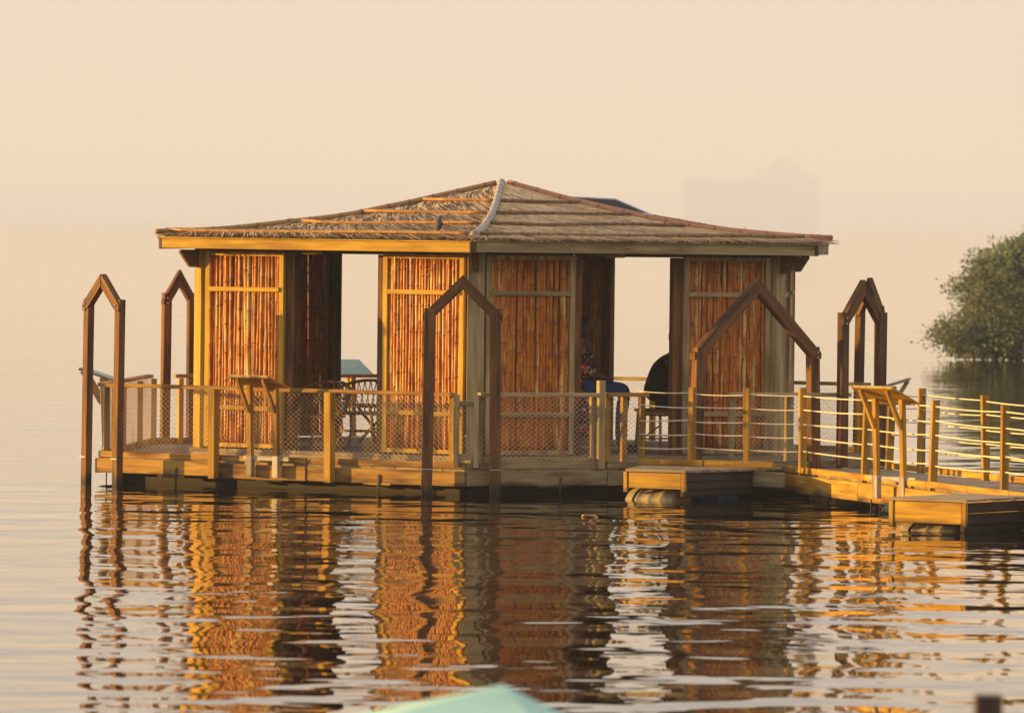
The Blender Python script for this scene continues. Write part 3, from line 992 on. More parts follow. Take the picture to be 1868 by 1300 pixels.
# ------------------------------------------------------------------ slanted information stands
def info_stand(label, foot, outdir, zfoot, sheet='green_sheet', zlow=1.06, zhigh=1.19, width=0.52, sep=0.34, group='slanted reading boards along the railings', wood_m='new_wood', foot_m='pale_paint'):
    o = Vector((outdir[0], outdir[1], 0)).normalized()
    x = Vector((o.y, -o.x, 0))
    f = Vector((foot[0], foot[1], 0))
    up = Vector((0, 0, 1))
    th = thing('reading_board', label, 'sign board', (f.x, f.y, zfoot), 0, group)
    lo, hi = -0.12, 0.30
    sl = (zhigh - zlow) / (hi - lo)
    def bp(y): return zlow + (y - lo) * sl
    bm_ = member('board', f + o * lo + up * zlow, f + o * hi + up * zhigh, width, 0.022, wood_m, th)
    member('sheet', f + o * (lo + 0.012) + up * (zlow + 0.0145), f + o * (hi - 0.012) + up * (zhigh + 0.0125), width - 0.03, 0.005, sheet, bm_, bev=0)
    for s in (-1, 1):
        b = f + x * (s * sep / 2)
        top = b + o * 0.045
        member('post', b + up * (zfoot + 0.02), top + up * (bp(0.045) - 0.014), 0.055, 0.055, wood_m, th, up=o)
        k = 0.62
        pm = b.lerp(top, k) + up * (zfoot + (bp(0.045) - zfoot) * 0.70)
        member('brace', pm + o * 0.03, f + x * (s * sep / 2) + o * (hi - 0.03) + up * (bp(hi - 0.03) - 0.014), 0.04, 0.045, wood_m, th, up=o)
        member('foot', b + o * 0.006 + up * zfoot, b + o * 0.012 + up * (zfoot + 0.23), 0.07, 0.068, foot_m, th, up=o)
    member('foot_rail', f - x * (sep / 2 + 0.16) + o * 0.0 + up * (zfoot + 0.2), f + x * (sep / 2 + 0.1) + up * (zfoot + 0.2), 0.03, 0.05, foot_m, th)
    return th

E0 = Edge(0, SP); E1 = Edge(1, SP); E2 = Edge(2, SP); E4 = Edge(4, SP)
info_stand('slanted reading board mounted outside the sunlit front railing', E0.p(2.55, 0.06)[:2], E0.n[:2], 0.12, wood_m='beam_wood')
info_stand('slanted reading board at the far left end behind the leftmost arch', E1.p(1.6, 0.06)[:2], E1.n[:2], 0.12, wood_m='old_wood')
info_stand('green-topped reading board seen through the left doorway', E2.p(2.45, 0.06)[:2], E2.n[:2], 0.12, zlow=1.05, zhigh=1.22, width=0.75)
info_stand('dark reading board jutting out over the water right of the rightmost arch', E4.p(3.3, 0.06)[:2], E4.n[:2], 0.12, wood_m='old_wood')
info_stand('bright yellow reading board standing against the side of the pier', (3.80, 71.9), (-0.71, -0.70), 0.13, zlow=1.08, zhigh=1.25, width=0.56, sep=0.36, wood_m='pier_wood')

# ------------------------------------------------------------------ pier
PDIR = Vector((0.274, -0.962, 0)).normalized()
PRT = Vector((-PDIR.y, PDIR.x, 0)) * 1.0
NEAR0 = Vector((2.66, 76.42, 0))
PW = 1.40; PL = 13.0
def pp(s, w, z=0.0):
    v = NEAR0 + PDIR * s + PRT * w
    return Vector((v.x, v.y, z))
pier = thing('floating_pier', 'yellow timber pier running from the hut platform towards the right edge', 'pier', pp(PL / 2, PW / 2, 0)[:])
npl = int(PL / 0.14)
for k in range(npl):
    s = 0.07 + k * 0.14
    member('deck_plank', pp(s, 0.02, 0.252 + random.uniform(-0.002, 0.002)), pp(s, PW - 0.02, 0.252 + random.uniform(-0.002, 0.002)), 0.132, 0.03, 'deck_wood', pier, bev=0.003)
for s0, s1 in ((0.25, 3.4), (3.41, 7.6), (7.61, 12.9)):
    member('side_beam', pp(s0, -0.03, 0.155), pp(s1, -0.03, 0.155), 0.07, 0.19, 'pier_wood', pier)
    member('side_beam', pp(s0, PW + 0.03, 0.155), pp(s1, PW + 0.03, 0.155), 0.07, 0.19, 'pier_wood', pier)
for w in (-0.02, PW + 0.02):
    s = 0.1
    while s < 12.8:
        q = s + random.choice((1.2, 1.55, 1.9))
        oz = random.uniform(-0.004, 0.004)
        member('kerb_board', pp(s, w, 0.305 + oz), pp(min(q, 12.9) - 0.012, w, 0.305 + oz), 0.05, 0.062, 'pier_wood', pier)
        for sb in (s + 0.2, min(q, 12.9) - 0.25):
            pass
        s = q
for s in (1.7, 4.1, 6.4, 8.6):
    c = pp(s, 0.35, -0.12)
    drum(pier, c, PDIR, 0.85, 0.27, 'pale_plastic' if s < 2 else 'blue_plastic')
    member('drum_strap', pp(s - 0.25, -0.07, 0.10), pp(s - 0.25, -0.075, -0.15), 0.02, 0.01, 'dark_wood', pier, up=-PRT)
    member('drum_strap', pp(s - 0.25, 0.02, 0.05), pp(s + 0.05, 0.05, -0.10), 0.02, 0.01, 'dark_wood', pier, up=-PRT)
member('end_block', (2.54, 75.16, 0.20), (2.86, 74.98, 0.20), 0.05, 0.155, 'old_wood', pier)

# landing float
UH = Vector((-0.829, 0.559, 0)); VH = Vector((0.559, 0.829, 0))
def float_box(label, corner_pt, lw, ld, ztop, zbot, deck=None):
    c = Vector((corner_pt[0], corner_pt[1], 0))
    up = Vector((0, 0, 1))
    th = thing('landing_float', label, 'float', (c + UH * lw / 2 + VH * ld / 2)[:], 0, 'landing floats beside the pier')
    zc = (ztop + zbot) / 2 - 0.02
    hh = ztop - zbot - 0.03
    member('end_board', c + UH * 0.02 + up * zc, c + UH * (lw - 0.02) + up * zc, 0.05, hh, 'pier_wood', th)
    member('end_post', c + UH * (lw + 0.01) - VH * 0.01 + up * (zbot - 0.05), c + UH * (lw + 0.01) - VH * 0.01 + up * (ztop - 0.03), 0.05, 0.05, 'pier_wood', th, up=VH)
    member('end_post', c - UH * 0.01 - VH * 0.012 + up * (zbot - 0.03), c - UH * 0.01 - VH * 0.012 + up * (ztop - 0.03), 0.045, 0.04, 'pier_wood', th, up=VH)
    member('side_board', c + VH * 0.03 - UH * 0.0 + up * (zc + hh * 0.26), c + VH * ld + up * (zc + hh * 0.26), 0.05, hh * 0.48, 'shaded_wood', th)  # side turned from the sun, its shade painted into the boards
    member('side_board', c + VH * 0.03 + UH * 0.02 + up * (zc - hh * 0.27), c + VH * ld + UH * 0.02 + up * (zc - hh * 0.27), 0.05, hh * 0.5, 'shaded_wood', th)
    member('side_board', c + VH * 0.04 + UH * 0.045 + up * (zbot - 0.03), c + VH * ld + UH * 0.045 + up * (zbot - 0.03), 0.05, 0.10, 'shaded_wood', th)
    member('back_board', c + UH * lw + VH * 0.03 + up * zc, c + UH * lw + VH * ld + up * zc, 0.05, hh, 'old_wood', th)
    if deck is None:
        deck = [tuple((c + UH * a + VH * b)[:2]) for a, b in ((-0.04, -0.04), (-0.04, ld), (lw + 0.03, ld), (lw + 0.03, -0.04))]
    lay_planks(deck, (UH.x, UH.y), 0.13, 0.012, ztop - 0.025, ztop, 'deck_wood', th, 'deck_plank')
    drum(th, c + UH * 0.46 + VH * 0.24 + up * (zbot - 0.285), UH, 0.58, 0.27, 'pale_plastic')
    drum(th, c + UH * 0.42 + VH * (ld - 0.35) + up * (zbot - 0.29), UH, 0.66, 0.27, 'blue_plastic')
    return th

fl1 = float_box('low landing float with a bright knotty end board at the front of the entrance', (1.786, 74.15), 0.69, 1.35, 0.318, 0.125,
                [(1.19, 74.52), (1.795, 74.11), (2.88, 75.55), (2.58, 76.30), (1.38, 75.72)])
member('kerb_board', (1.34, 75.78, 0.352), (2.02, 75.46, 0.352), 0.05, 0.062, 'pier_wood', fl1)
member('kerb_board', (2.04, 75.45, 0.352), (2.74, 75.12, 0.352), 0.05, 0.062, 'pier_wood', fl1)
fl2 = float_box('low landing float with swirly grained end board nearest to the right edge', (4.24, 67.12), 0.77, 1.25, 0.315, 0.085)

# ------------------------------------------------------------------ rope fences
def rope_fence(label, pts, ztop=1.15, zbase=DZ, levels=(1.08, 0.935, 0.79, 0.645, 0.50), side=(0, 0), group='rope fences along the pier'):
    c = pts[len(pts) // 2]
    th = thing('rope_fence', label, 'rope fence', (c[0], c[1], zbase), 0, group)
    post_flags = [len(p) < 3 or p[2] for p in pts]
    tops = []
    for k, p in enumerate(pts):
        v = Vector((p[0], p[1], 0))
        if k + 1 < len(pts): dr = Vector((pts[k + 1][0], pts[k + 1][1], 0)) - v
        else: dr = v - Vector((pts[k - 1][0], pts[k - 1][1], 0))
        dr.normalize()
        lean = Vector((random.uniform(-0.03, 0.03), random.uniform(-0.01, 0.01), 0))
        tops.append(lean)
        if post_flags[k]:
            member('post', v + Vector((0, 0, zbase - 0.10)), v + lean + Vector((0, 0, ztop + random.uniform(-0.02, 0.02))), 0.062, 0.075, 'post_wood', th, up=Vector((-dr.y, dr.x, 0)))
    for z in levels:
        for k in range(len(pts) - 1):
            a = Vector((pts[k][0], pts[k][1], z + random.uniform(-0.012, 0.012))) + tops[k] * 0.7
            b = Vector((pts[k + 1][0], pts[k + 1][1], z + random.uniform(-0.012, 0.012))) + tops[k + 1] * 0.7
            sag = random.uniform(0.003, 0.014)
            pl = [a.lerp(b, j / 8) - Vector((0, 0, sag * 4 * (j / 8) * (1 - j / 8))) for j in range(9)]
            put('rope', tube_mesh(pl, 0.0072, 6), 'rope', th)
    return th

near_posts = [(1.37, 75.86, False), (1.90, 75.62), (2.475, 75.30), (3.045, 75.02), (3.60, 73.14), (4.17, 71.14), (4.745, 69.14), (5.32, 67.14)]
rope_fence('five-strand rope fence along the near side of the pier with leaning yellow posts', near_posts)
far_posts = [tuple(pp(s, PW - 0.02)[:2]) for s in (0.15, 1.19, 3.23, 5.27, 7.3)]
rope_fence('five-strand rope fence along the far side of the pier against the open water', far_posts)

# ------------------------------------------------------------------ furniture in the hut
def tube_obj(name, pts, r, mat, parent, mw, sides=7):
    return put(name, tube_mesh(pts, r, sides), mat, parent, mw)

def rattan_chair(label, loc, yaw, group='rattan chairs inside the hut'):
    th = thing('rattan_chair', label, 'chair', loc, yaw, group)
    mw = W[th.name]
    # seat: woven disc with a rim; local +Y is the front
    rim = [(0.29 * cos(a), 0.27 * sin(a), 0.36) for a in [2 * pi * k / 24 for k in range(25)]]
    vs_, fs = [], []
    for zz in (0.345, 0.37):
        for k in range(24):
            vs_.append((rim[k][0] * 0.98, rim[k][1] * 0.98, zz))
    fs = [tuple(range(23, -1, -1)), tuple(range(24, 48))] + [(k, (k + 1) % 24, 24 + (k + 1) % 24, 24 + k) for k in range(24)]
    put('seat', mesh_from('seat', vs_, fs), 'rattan', th, mw)
    tube_obj('seat_rim', rim, 0.016, 'rattan', th, mw)
    # round back that sweeps into the arms
    back = []
    for k in range(21):
        a = pi * (1.0 - 0.12) + (pi * 1.24) * k / 20
        x = 0.36 * cos(a); y = 0.31 * sin(a)
        h = 0.56 + 0.17 * max(0.0, -sin(a))
        back.append((x, y, h))
    tube_obj('back_rim', back, 0.018, 'rattan', th, mw)
    sp = []
    n = 21
    for k in range(n):
        a = pi * (1.0 - 0.10) + (pi * 1.20) * k / (n - 1)
        top = Vector((0.36 * cos(a), 0.31 * sin(a), 0.56 + 0.17 * max(0, -sin(a))))
        for da in (-0.22, 0.22):
            b = a + da
            bot = Vector((0.29 * cos(b), 0.27 * sin(b), 0.36))
            midp = top.lerp(bot, 0.5) + Vector((0.02 * cos(a), 0.02 * sin(a), 0))
            sp.append((tube_mesh([bot, midp, top], 0.006, 5), Matrix.Identity(4)))
    put('woven_back', join_meshes(sp), 'rattan', th, mw)
    for a in (pi * 0.25, pi * 0.75, pi * 1.25, pi * 1.75):
        tube_obj('leg', [(0.26 * cos(a), 0.24 * sin(a), 0.36), (0.24 * cos(a), 0.22 * sin(a), 0.18), (0.30 * cos(a), 0.28 * sin(a), 0.0)], 0.015, 'rattan', th, mw)
    ring = [(0.24 * cos(a), 0.22 * sin(a), 0.16) for a in [2 * pi * k / 20 for k in range(21)]]
    tube_obj('stretcher', ring, 0.009, 'rattan', th, mw)
    return th

rattan_chair('rattan chair behind the sunlit railing at the left edge of the doorway', (-2.10, 78.15, FZ), 2.6)
rattan_chair('rattan chair with arched back in the middle of the left doorway', (-1.66, 79.6, FZ), 0.35)
rattan_chair('rattan chair half hidden by the panel on the right of the left doorway', (-1.22, 78.9, FZ), 1.4)

tb = thing('round_table', 'low round wooden table between the rattan chairs', 'table', (-1.55, 80.6, FZ))
tm = []
vs_, fs = [], []
for zz, r in ((0.40, 0.36), (0.43, 0.37)):
    for k in range(28):
        vs_.append((r * cos(2 * pi * k / 28), r * sin(2 * pi * k / 28), zz))
fs = [tuple(range(27, -1, -1)), tuple(range(28, 56))] + [(k, (k + 1) % 28, 28 + (k + 1) % 28, 28 + k) for k in range(28)]
put('table_top', mesh_from('table_top', vs_, fs), 'brown_wood', tb, W[tb.name])
for k in range(3):
    a = k * 2.09 + 0.4
    tube_obj('leg', [(0.22 * cos(a), 0.22 * sin(a), 0.40), (-0.18 * cos(a), -0.18 * sin(a), 0.0)], 0.018, 'dark_wood', tb, W[tb.name])

def wooden_chair(label, loc, yaw, h=0.43):
    th = thing('wooden_chair', label, 'chair', loc, yaw)
    mw = W[th.name]
    me = box_mesh(0.42, 0.40, 0.03, 0.012); me.transform(Matrix.Translation((0, 0, h)))
    put('seat', me, 'leather', th, mw)
    for sx in (-1, 1):
        tube_obj('leg', [(0.18 * sx, 0.17, h - 0.01), (0.2 * sx, 0.19, 0)], 0.016, 'rattan', th, mw)
        tube_obj('leg', [(0.18 * sx, -0.17, h - 0.01), (0.2 * sx, -0.22, 0)], 0.016, 'rattan', th, mw)
        tube_obj('brace', [(0.19 * sx, 0.18, h * 0.4), (0.19 * sx, -0.2, h * 0.75)], 0.010, 'rattan', th, mw)
    rim = [(0.21, 0.2, h + 0.01), (0.23, 0, h + 0.01), (0.21, -0.2, h + 0.01), (0, -0.22, h + 0.01), (-0.21, -0.2, h + 0.01), (-0.23, 0, h + 0.01), (-0.21, 0.2, h + 0.01), (0, 0.22, h + 0.01), (0.21, 0.2, h + 0.01)]
    tube_obj('seat_rim', rim, 0.014, 'rattan', th, mw)
    tube_obj('stretcher', [(-0.19, 0.18, h * 0.38), (0.19, 0.18, h * 0.38)], 0.010, 'rattan', th, mw)
    return th
wooden_chair('empty wooden chair with leather seat in front of the person in black', (1.68, 77.72, FZ), 0.5)
wooden_chair('wooden chair the person in the printed dress sits on', (0.80, 78.32, FZ), 0.1, 0.50)
wooden_chair('wooden chair under the person in black', (1.60, 78.75, FZ), 0.2, 0.44)

# ------------------------------------------------------------------ people
def skin_obj(name, chains, mat, parent, mw, subdiv=2):
    """chains: list of [(x,y,z,r), ...]; a chain may start at an existing vertex ('@', index)"""
    V, E, R = [], [], []
    for ch in chains:
        prev = None
        for item in ch:
            if item[0] == '@':
                prev = item[1]; continue
            V.append(item[:3]); R.append(item[3]); k = len(V) - 1
            if prev is not None: E.append((prev, k))
            prev = k
    me = bpy.data.meshes.new(name)
    me.from_pydata(V, E, [])
    o = put(name, me, mat, parent, mw)
    md = o.modifiers.new('Skin', 'SKIN'); md.use_smooth_shade = True
    for k, sv in enumerate(me.skin_vertices[0].data):
        r = R[k]
        sv.radius = (r, r) if not isinstance(r, tuple) else r
        sv.use_root = (k == 0)
    sb = o.modifiers.new('Sub', 'SUBSURF'); sb.levels = subdiv; sb.render_levels = subdiv
    return o

def blob(name, c, r, mat, parent, mw, seg=14, cut=None):
    bm = bmesh.new()
    bmesh.ops.create_uvsphere(bm, u_segments=seg, v_segments=seg - 2, radius=1.0)
    for v in bm.verts:
        v.co = Vector((v.co.x * r[0] + c[0], v.co.y * r[1] + c[1], v.co.z * r[2] + c[2]))
    if cut:
        dl = [v for v in bm.verts if cut(v.co)]
        bmesh.ops.delete(bm, geom=dl, context='VERTS')
    me = bpy.data.meshes.new(name); bm.to_mesh(me); bm.free()
    for p in me.polygons: p.use_smooth = True
    return put(name, me, mat, parent, mw)

# person one: seated, facing local +X (right in the picture), feet on the floor
def hand_chains(wx, wy, wz, dx, dz, idx, flip=1):
    """five finger chains leaving a palm vertex idx"""
    out = []
    for k, (off, ln) in enumerate(((-0.03, 0.07), (-0.01, 0.085), (0.012, 0.08), (0.032, 0.06))):
        out.append([('@', idx), (wx + dx * 0.4 * ln, wy + off, wz + dz * 0.4 * ln, 0.010), (wx + dx * ln, wy + off, wz + dz * ln - 0.012, 0.008)])
    out.append([('@', idx), (wx + dx * 0.01, wy + 0.045 * flip, wz - 0.005, 0.011), (wx + dx * 0.045, wy + 0.05 * flip, wz - 0.02, 0.009)])
    return out

def seated_person(label, loc, yaw, top_mat, leg_mat, seat_z, lean, head_fwd, hair_long, arm_z, tunic=False, rc=0.24):
    th = thing('person', label, 'person', loc, yaw)
    mw = W[th.name]
    hx, hz = 0.0, seat_z + 0.10
    sx, sz = lean, hz + 0.44
    nx, nz = lean + head_fwd * 0.5, sz + 0.10
    kx, kz = 0.44, hz + 0.02
    body = [[(hx, 0, hz, 0.12), (hx + lean * 0.3, 0, hz + 0.16, 0.11), (hx + lean * 0.7, 0, hz + 0.32, 0.13), (sx, 0, sz - 0.02, 0.12), (nx, 0, nz - 0.03, 0.05), (nx + head_fwd * 0.4, 0, nz + 0.05, 0.05)]]
    cloth_top = []; idx = 6
    for s in (-1, 1):
        st = idx
        body.append([('@', 3), (sx, 0.17 * s, sz - 0.03, 0.055), (sx + 0.07, 0.22 * s, sz - 0.27, 0.042), (sx + rc, 0.15 * s, arm_z + 0.03, 0.032), (sx + rc + 0.07, 0.14 * s, arm_z + 0.02, (0.036, 0.018))])
        idx += 4
        pal = idx - 1
        hc = hand_chains(sx + rc + 0.07, 0.14 * s, arm_z + 0.02, 1.0, -0.2, pal, -s)
        for c in hc:
            body.append(c); idx += 2
    for s in (-1, 1):
        body.append([('@', 0), (hx + 0.08, 0.10 * s, hz - 0.01, 0.08), (kx, 0.12 * s, kz, 0.06), (kx - 0.05, 0.12 * s, kz - 0.28, 0.05), (kx - 0.06, 0.12 * s, 0.09, 0.036), (kx + 0.0, 0.12 * s, 0.05, 0.036), (kx + 0.12, 0.125 * s, 0.04, 0.03)])
    skin_obj('body', body, 'skin', th, mw, 1)
    # head with face, on the neck
    hxp, hzp = nx + head_fwd * 0.55, nz + 0.13
    bm = bmesh.new()
    bmesh.ops.create_uvsphere(bm, u_segments=20, v_segments=16, radius=1.0)
    for v in bm.verts:
        x, y, z = v.co
        jaw = 1.0 - 0.22 * max(0, -z) 
        px = x * 0.095 * jaw; py = y * 0.075 * jaw; pz = z * 0.118
        if x > 0.8 and abs(y) < 0.25 and -0.35 < z < 0.15: px += 0.022 * (1 - abs(y) * 4) * (1 - (z + 0.35) * 1.2)     # nose
        if x > 0.6 and 0.02 < z < 0.3 and 0.2 < abs(y) < 0.6: px -= 0.010                                               # eye sockets
        if x > 0.75 and -0.6 < z < -0.48: px -= 0.006                                                                   # mouth line
        v.co = (px + hxp, py, pz + hzp)
    me = bpy.data.meshes.new('head'); bm.to_mesh(me); bm.free()
    for p in me.polygons: p.use_smooth = True
    hd = put('head', me, 'skin', th, mw)
    for s in (-1, 1):
        blob('ear', (hxp - 0.005, 0.077 * s, hzp - 0.01), (0.018, 0.010, 0.03), 'skin', hd, mw, 8)
        blob('eye', (hxp + 0.080, 0.030 * s, hzp + 0.012), (0.010, 0.012, 0.008), 'hair', hd, mw, 8)
    blob('hair', (hxp - 0.032, 0, hzp + 0.024), (0.098, 0.088, 0.116), 'hair', th, mw, 18)
    if hair_long:
        blob('hair_bun', (hxp - 0.095, 0, hzp - 0.05), (0.06, 0.07, 0.09), 'hair', th, mw, 12)
    # clothes
    top = [[(hx, 0, hz - 0.03, 0.155), (hx + lean * 0.3, 0, hz + 0.16, 0.15), (hx + lean * 0.7, 0, hz + 0.32, 0.165), (sx, 0, sz - 0.02, 0.14), (nx - 0.01, 0, nz - 0.055, 0.068)]]
    for s in (-1, 1):
        top.append([('@', 3), (sx, 0.17 * s, sz - 0.03, 0.072), (sx + 0.07, 0.22 * s, sz - 0.26, 0.062), (sx + rc - 0.04, 0.16 * s, arm_z + 0.05, 0.045)])
    skin_obj('top', top, top_mat, th, mw, 2)
    legs = [[(hx, 0, hz - 0.01, 0.135)]]
    for s in (-1, 1):
        legs.append([('@', 0), (hx + 0.10, 0.10 * s, hz - 0.005, 0.100), (kx, 0.12 * s, kz, 0.078), (kx - 0.04, 0.12 * s, kz - 0.26, 0.066), (kx - 0.05, 0.12 * s, 0.12, 0.058)])
    skin_obj('trousers', legs, leg_mat, th, mw, 2)
    for s in (-1, 1):
        skin_obj('shoe', [[(kx - 0.07, 0.12 * s, 0.05, 0.045), (kx + 0.02, 0.12 * s, 0.045, 0.045), (kx + 0.14, 0.125 * s, 0.035, 0.036)]], 'hair', th, mw, 2)
    if tunic:
        # long skirt of the dress hanging from the seat
        V, F = [], []
        ring = 22
        for j, (zz, ra, cx) in enumerate(((hz + 0.06, 0.15, 0.0), (hz - 0.08, 0.19, -0.01), (hz - 0.3, 0.205, -0.03), (0.22, 0.22, -0.04), (0.13, 0.225, -0.04))):
            for k in range(ring):
                a = 2 * pi * k / ring
                rr = ra * (1 + 0.06 * sin(6 * a + j * 0.4) * (j > 1))
                V.append((cx + rr * cos(a), 1.05 * rr * sin(a), zz))
        for j in range(4):
            for k in range(ring):
                a = j * ring + k; b = j * ring + (k + 1) % ring
                F.append((a, b, b + ring, a + ring))
        put('skirt', mesh_from('skirt', V, F, True), top_mat, th, mw)
    return th

seated_person('seated person with dark hair in a printed dress and blue trousers inside the right doorway', (0.80, 78.3, FZ), -0.06,
              'printed_cloth', 'denim', 0.58, -0.03, 0.03, True, 0.80, tunic=True, rc=0.15)
seated_person('hunched person in black clothes half hidden behind the right doorway post', (1.545, 78.75, FZ), 0.1,
              'black_cloth', 'black_cloth', 0.46, 0.17, 0.12, False, 0.62)

# ------------------------------------------------------------------ roof-top things
# solar panel
A = Vector((0.40, 81.2, 3.135)); B = Vector((1.15, 81.6, 3.11)); C = Vector((1.55, 80.6, 2.935)); D = Vector((0.85, 80.2, 2.945))
D = A + (C - B)
pc = (A + B + C + D) / 4
sp_th = thing('solar_panel', 'dark solar panel tilted up behind the right slope of the thatched roof', 'solar panel', pc[:])
nrm = (B - A).cross(D - A).normalized()
if nrm.z < 0: nrm = -nrm
member('cell_sheet', (A + B) / 2, (C + D) / 2, (B - A).length, 0.03, 'solar_glass', sp_th, up=nrm)
for p, q in ((A, B), (B, C), (C, D), (D, A)):
    member('frame_bar', p + nrm * 0.004, q + nrm * 0.004, 0.02, 0.05, 'alu', sp_th, up=nrm)
for p in (A.lerp(B, 0.2), A.lerp(B, 0.8)):
    member('leg', Vector((p.x, p.y, 2.80)), p - nrm * 0.02, 0.03, 0.03, 'steel', sp_th, up=(0, 1, 0))
for p in (D.lerp(C, 0.2), D.lerp(C, 0.8)):
    member('leg', Vector((p.x, p.y, 2.72)), p - nrm * 0.02, 0.03, 0.03, 'steel', sp_th, up=(0, 1, 0))

# bird on the left slope
bp0 = roof_pt(0, 0.115, 0.955, 0.03)
bird = thing('bird', 'small dark dove perched on the left slope of the thatched roof', 'bird', bp0[:], radians(70))
bw = W[bird.name]
body_pts = [(0.045, 0, 0.035), (0.03, 0, 0.055), (0.012, 0, 0.085), (0.0, 0, 0.12), (-0.006, 0, 0.15), (0.0, 0, 0.175), (0.012, 0, 0.188)]
put('body', tube_mesh([(-0.012, 0, 0.04), (-0.008, 0, 0.055), (0, 0, 0.08), (0.004, 0, 0.105), (0.01, 0, 0.13), (0.018, 0, 0.15), (0.026, 0, 0.165), (0.033, 0, 0.18), (0.034, 0, 0.19)],
                      [0.012, 0.026, 0.036, 0.036, 0.030, 0.021, 0.018, 0.015, 0.005], 12), 'feather', bird, bw)
put('tail', boxes_joined([((-0.005, 0, 0.06), (-0.055, 0, -0.005), 0.030, 0.006, (1, 0, 1))], 0), 'feather', bird, bw)
put('beak', tube_mesh([(0.045, 0, 0.174), (0.064, 0, 0.170)], [0.005, 0.001], 6), 'hair', bird, bw)
for s in (-1, 1):
    put('wing', tube_mesh([(0.012, 0.031 * s, 0.125), (0.0, 0.036 * s, 0.095), (-0.02, 0.022 * s, 0.045)], [0.008, 0.013, 0.003], 7), 'feather', bird, bw)
    put('leg', tube_mesh([(0.0, 0.012 * s, 0.05), (0.006, 0.013 * s, 0.0)], 0.003, 5), 'bird_leg', bird, bw)

# ------------------------------------------------------------------ mangrove at the right
def mangrove():
    th = thing('mangrove_tree', 'bushy green mangrove growing out of the hazy water at the right edge', 'tree', (12.9, 157, 0))
    rnd = random.Random(5)
    lobes = [(12.4, 157, 1.6, 2.0, 1.9, 1.35), (11.5, 156.6, 1.35, 1.3, 1.5, 0.95), (13.6, 157.3, 1.9, 2.2, 2.0, 1.25), (12.0, 157.4, 2.1, 1.2, 1.3, 0.65),
             (10.6, 156.4, 0.62, 1.0, 1.2, 0.60), (9.75, 156.3, 0.55, 0.66, 0.8, 0.30), (11.8, 156, 0.42, 1.8, 1.2, 0.55), (10.3, 156.2, 0.2, 0.8, 0.7, 0.22), (13.4, 155.8, 0.35, 2.2, 1.2, 0.5), (15.2, 157.4, 1.9, 2.0, 2.0, 1.3), (13.2, 156, 0.7, 1.9, 1.2, 0.7),
             (10.65, 156.7, 1.45, 1.10, 1.2, 0.82), (11.2, 156.9, 2.0, 1.1, 1.1, 0.62), (12.6, 157.2, 2.65, 1.3, 1.1, 0.60), (11.3, 156.8, 2.0, 0.8, 0.9, 0.55), (16.5, 157.2, 1.3, 2.2, 2.0, 1.2)]
    V, F, T = [], [], []
    tw = []
    for (x, y, z, rx, ry, rz) in lobes:
        vol = rx * rz
        for _ in range(int(520 * vol) + 120):
            # a tuft near the surface of the lobe
            while True:
                d = Vector((rnd.gauss(0, 1), rnd.gauss(0, 1), rnd.gauss(0, 1)))
                if d.length > 0.01: break
            d.normalize()
            rr = rnd.uniform(0.5, 1.0) ** 0.6 * (1 + 0.30 * mnoise.noise(d * 2.6 + Vector((x, y, z))))
            c = Vector((x + d.x * rx * rr, y + d.y * ry * rr, z + d.z * rz * rr))
            if c.z < 0.03: c.z = rnd.uniform(0.03, 0.2)
            ts = rnd.uniform(0.08, 0.26)
            tone = rnd.uniform(0.1, 0.95)
            for _ in range(rnd.randint(6, 26)):
                o = Vector((rnd.gauss(0, ts * 0.55), rnd.gauss(0, ts * 0.55), rnd.gauss(0, ts * 0.45)))
                p = c + o
                if p.z < 0.02: continue
                ax = (o + Vector((rnd.uniform(-.1, .1), rnd.uniform(-.1, .1), rnd.uniform(-0.02, .12)))).normalized()
                sd = ax.cross(Vector((rnd.uniform(-1, 1), rnd.uniform(-1, 1), rnd.uniform(-1, 1))))
                if sd.length < 1e-3: continue
                sd.normalize()
                L_ = rnd.uniform(0.045, 0.11); w = L_ * rnd.uniform(0.2, 0.34)
                k = len(V)
                V += [p, p + ax * L_ * 0.5 + sd * w, p + ax * L_, p + ax * L_ * 0.5 - sd * w]
                F += [(k, k + 1, k + 2, k + 3)]
                T += [min(1, max(0, tone + rnd.uniform(-0.2, 0.2)))] * 4
    me = mesh_from('crown', V, F)
    at = me.attributes.new('tone', 'FLOAT', 'POINT'); at.data.foreach_set('value', T)
    put('crown', me, 'leaf', th, kind='stuff')
    for (x, y, z, rx, ry, rz) in lobes:
        r0_ = 0.07
        b = Vector((12.9 + (x - 12.9) * 0.45, 157, -0.3)); e_ = Vector((x, y, z + rz * 0.3))
        m1 = b.lerp(e_, 0.5) + Vector((rnd.uniform(-.2, .2), 0, rnd.uniform(-0.1, .2)))
        put('trunk', tube_mesh([b, m1, e_], [r0_, 0.05, 0.02], 7), 'bark', th)
        for _ in range(5):
            t = rnd.uniform(0.4, 0.95)
            p = m1.lerp(e_, t)
            q = Vector((x + rnd.uniform(-1, 1) * rx * 0.85, y + rnd.uniform(-1, 1) * ry * 0.8, z + rnd.uniform(-0.6, 0.85) * rz))
            put('branch', tube_mesh([p, p.lerp(q, 0.5) + Vector((0, 0, 0.06)), q], [0.022, 0.014, 0.005], 5), 'bark', th)
mangrove()

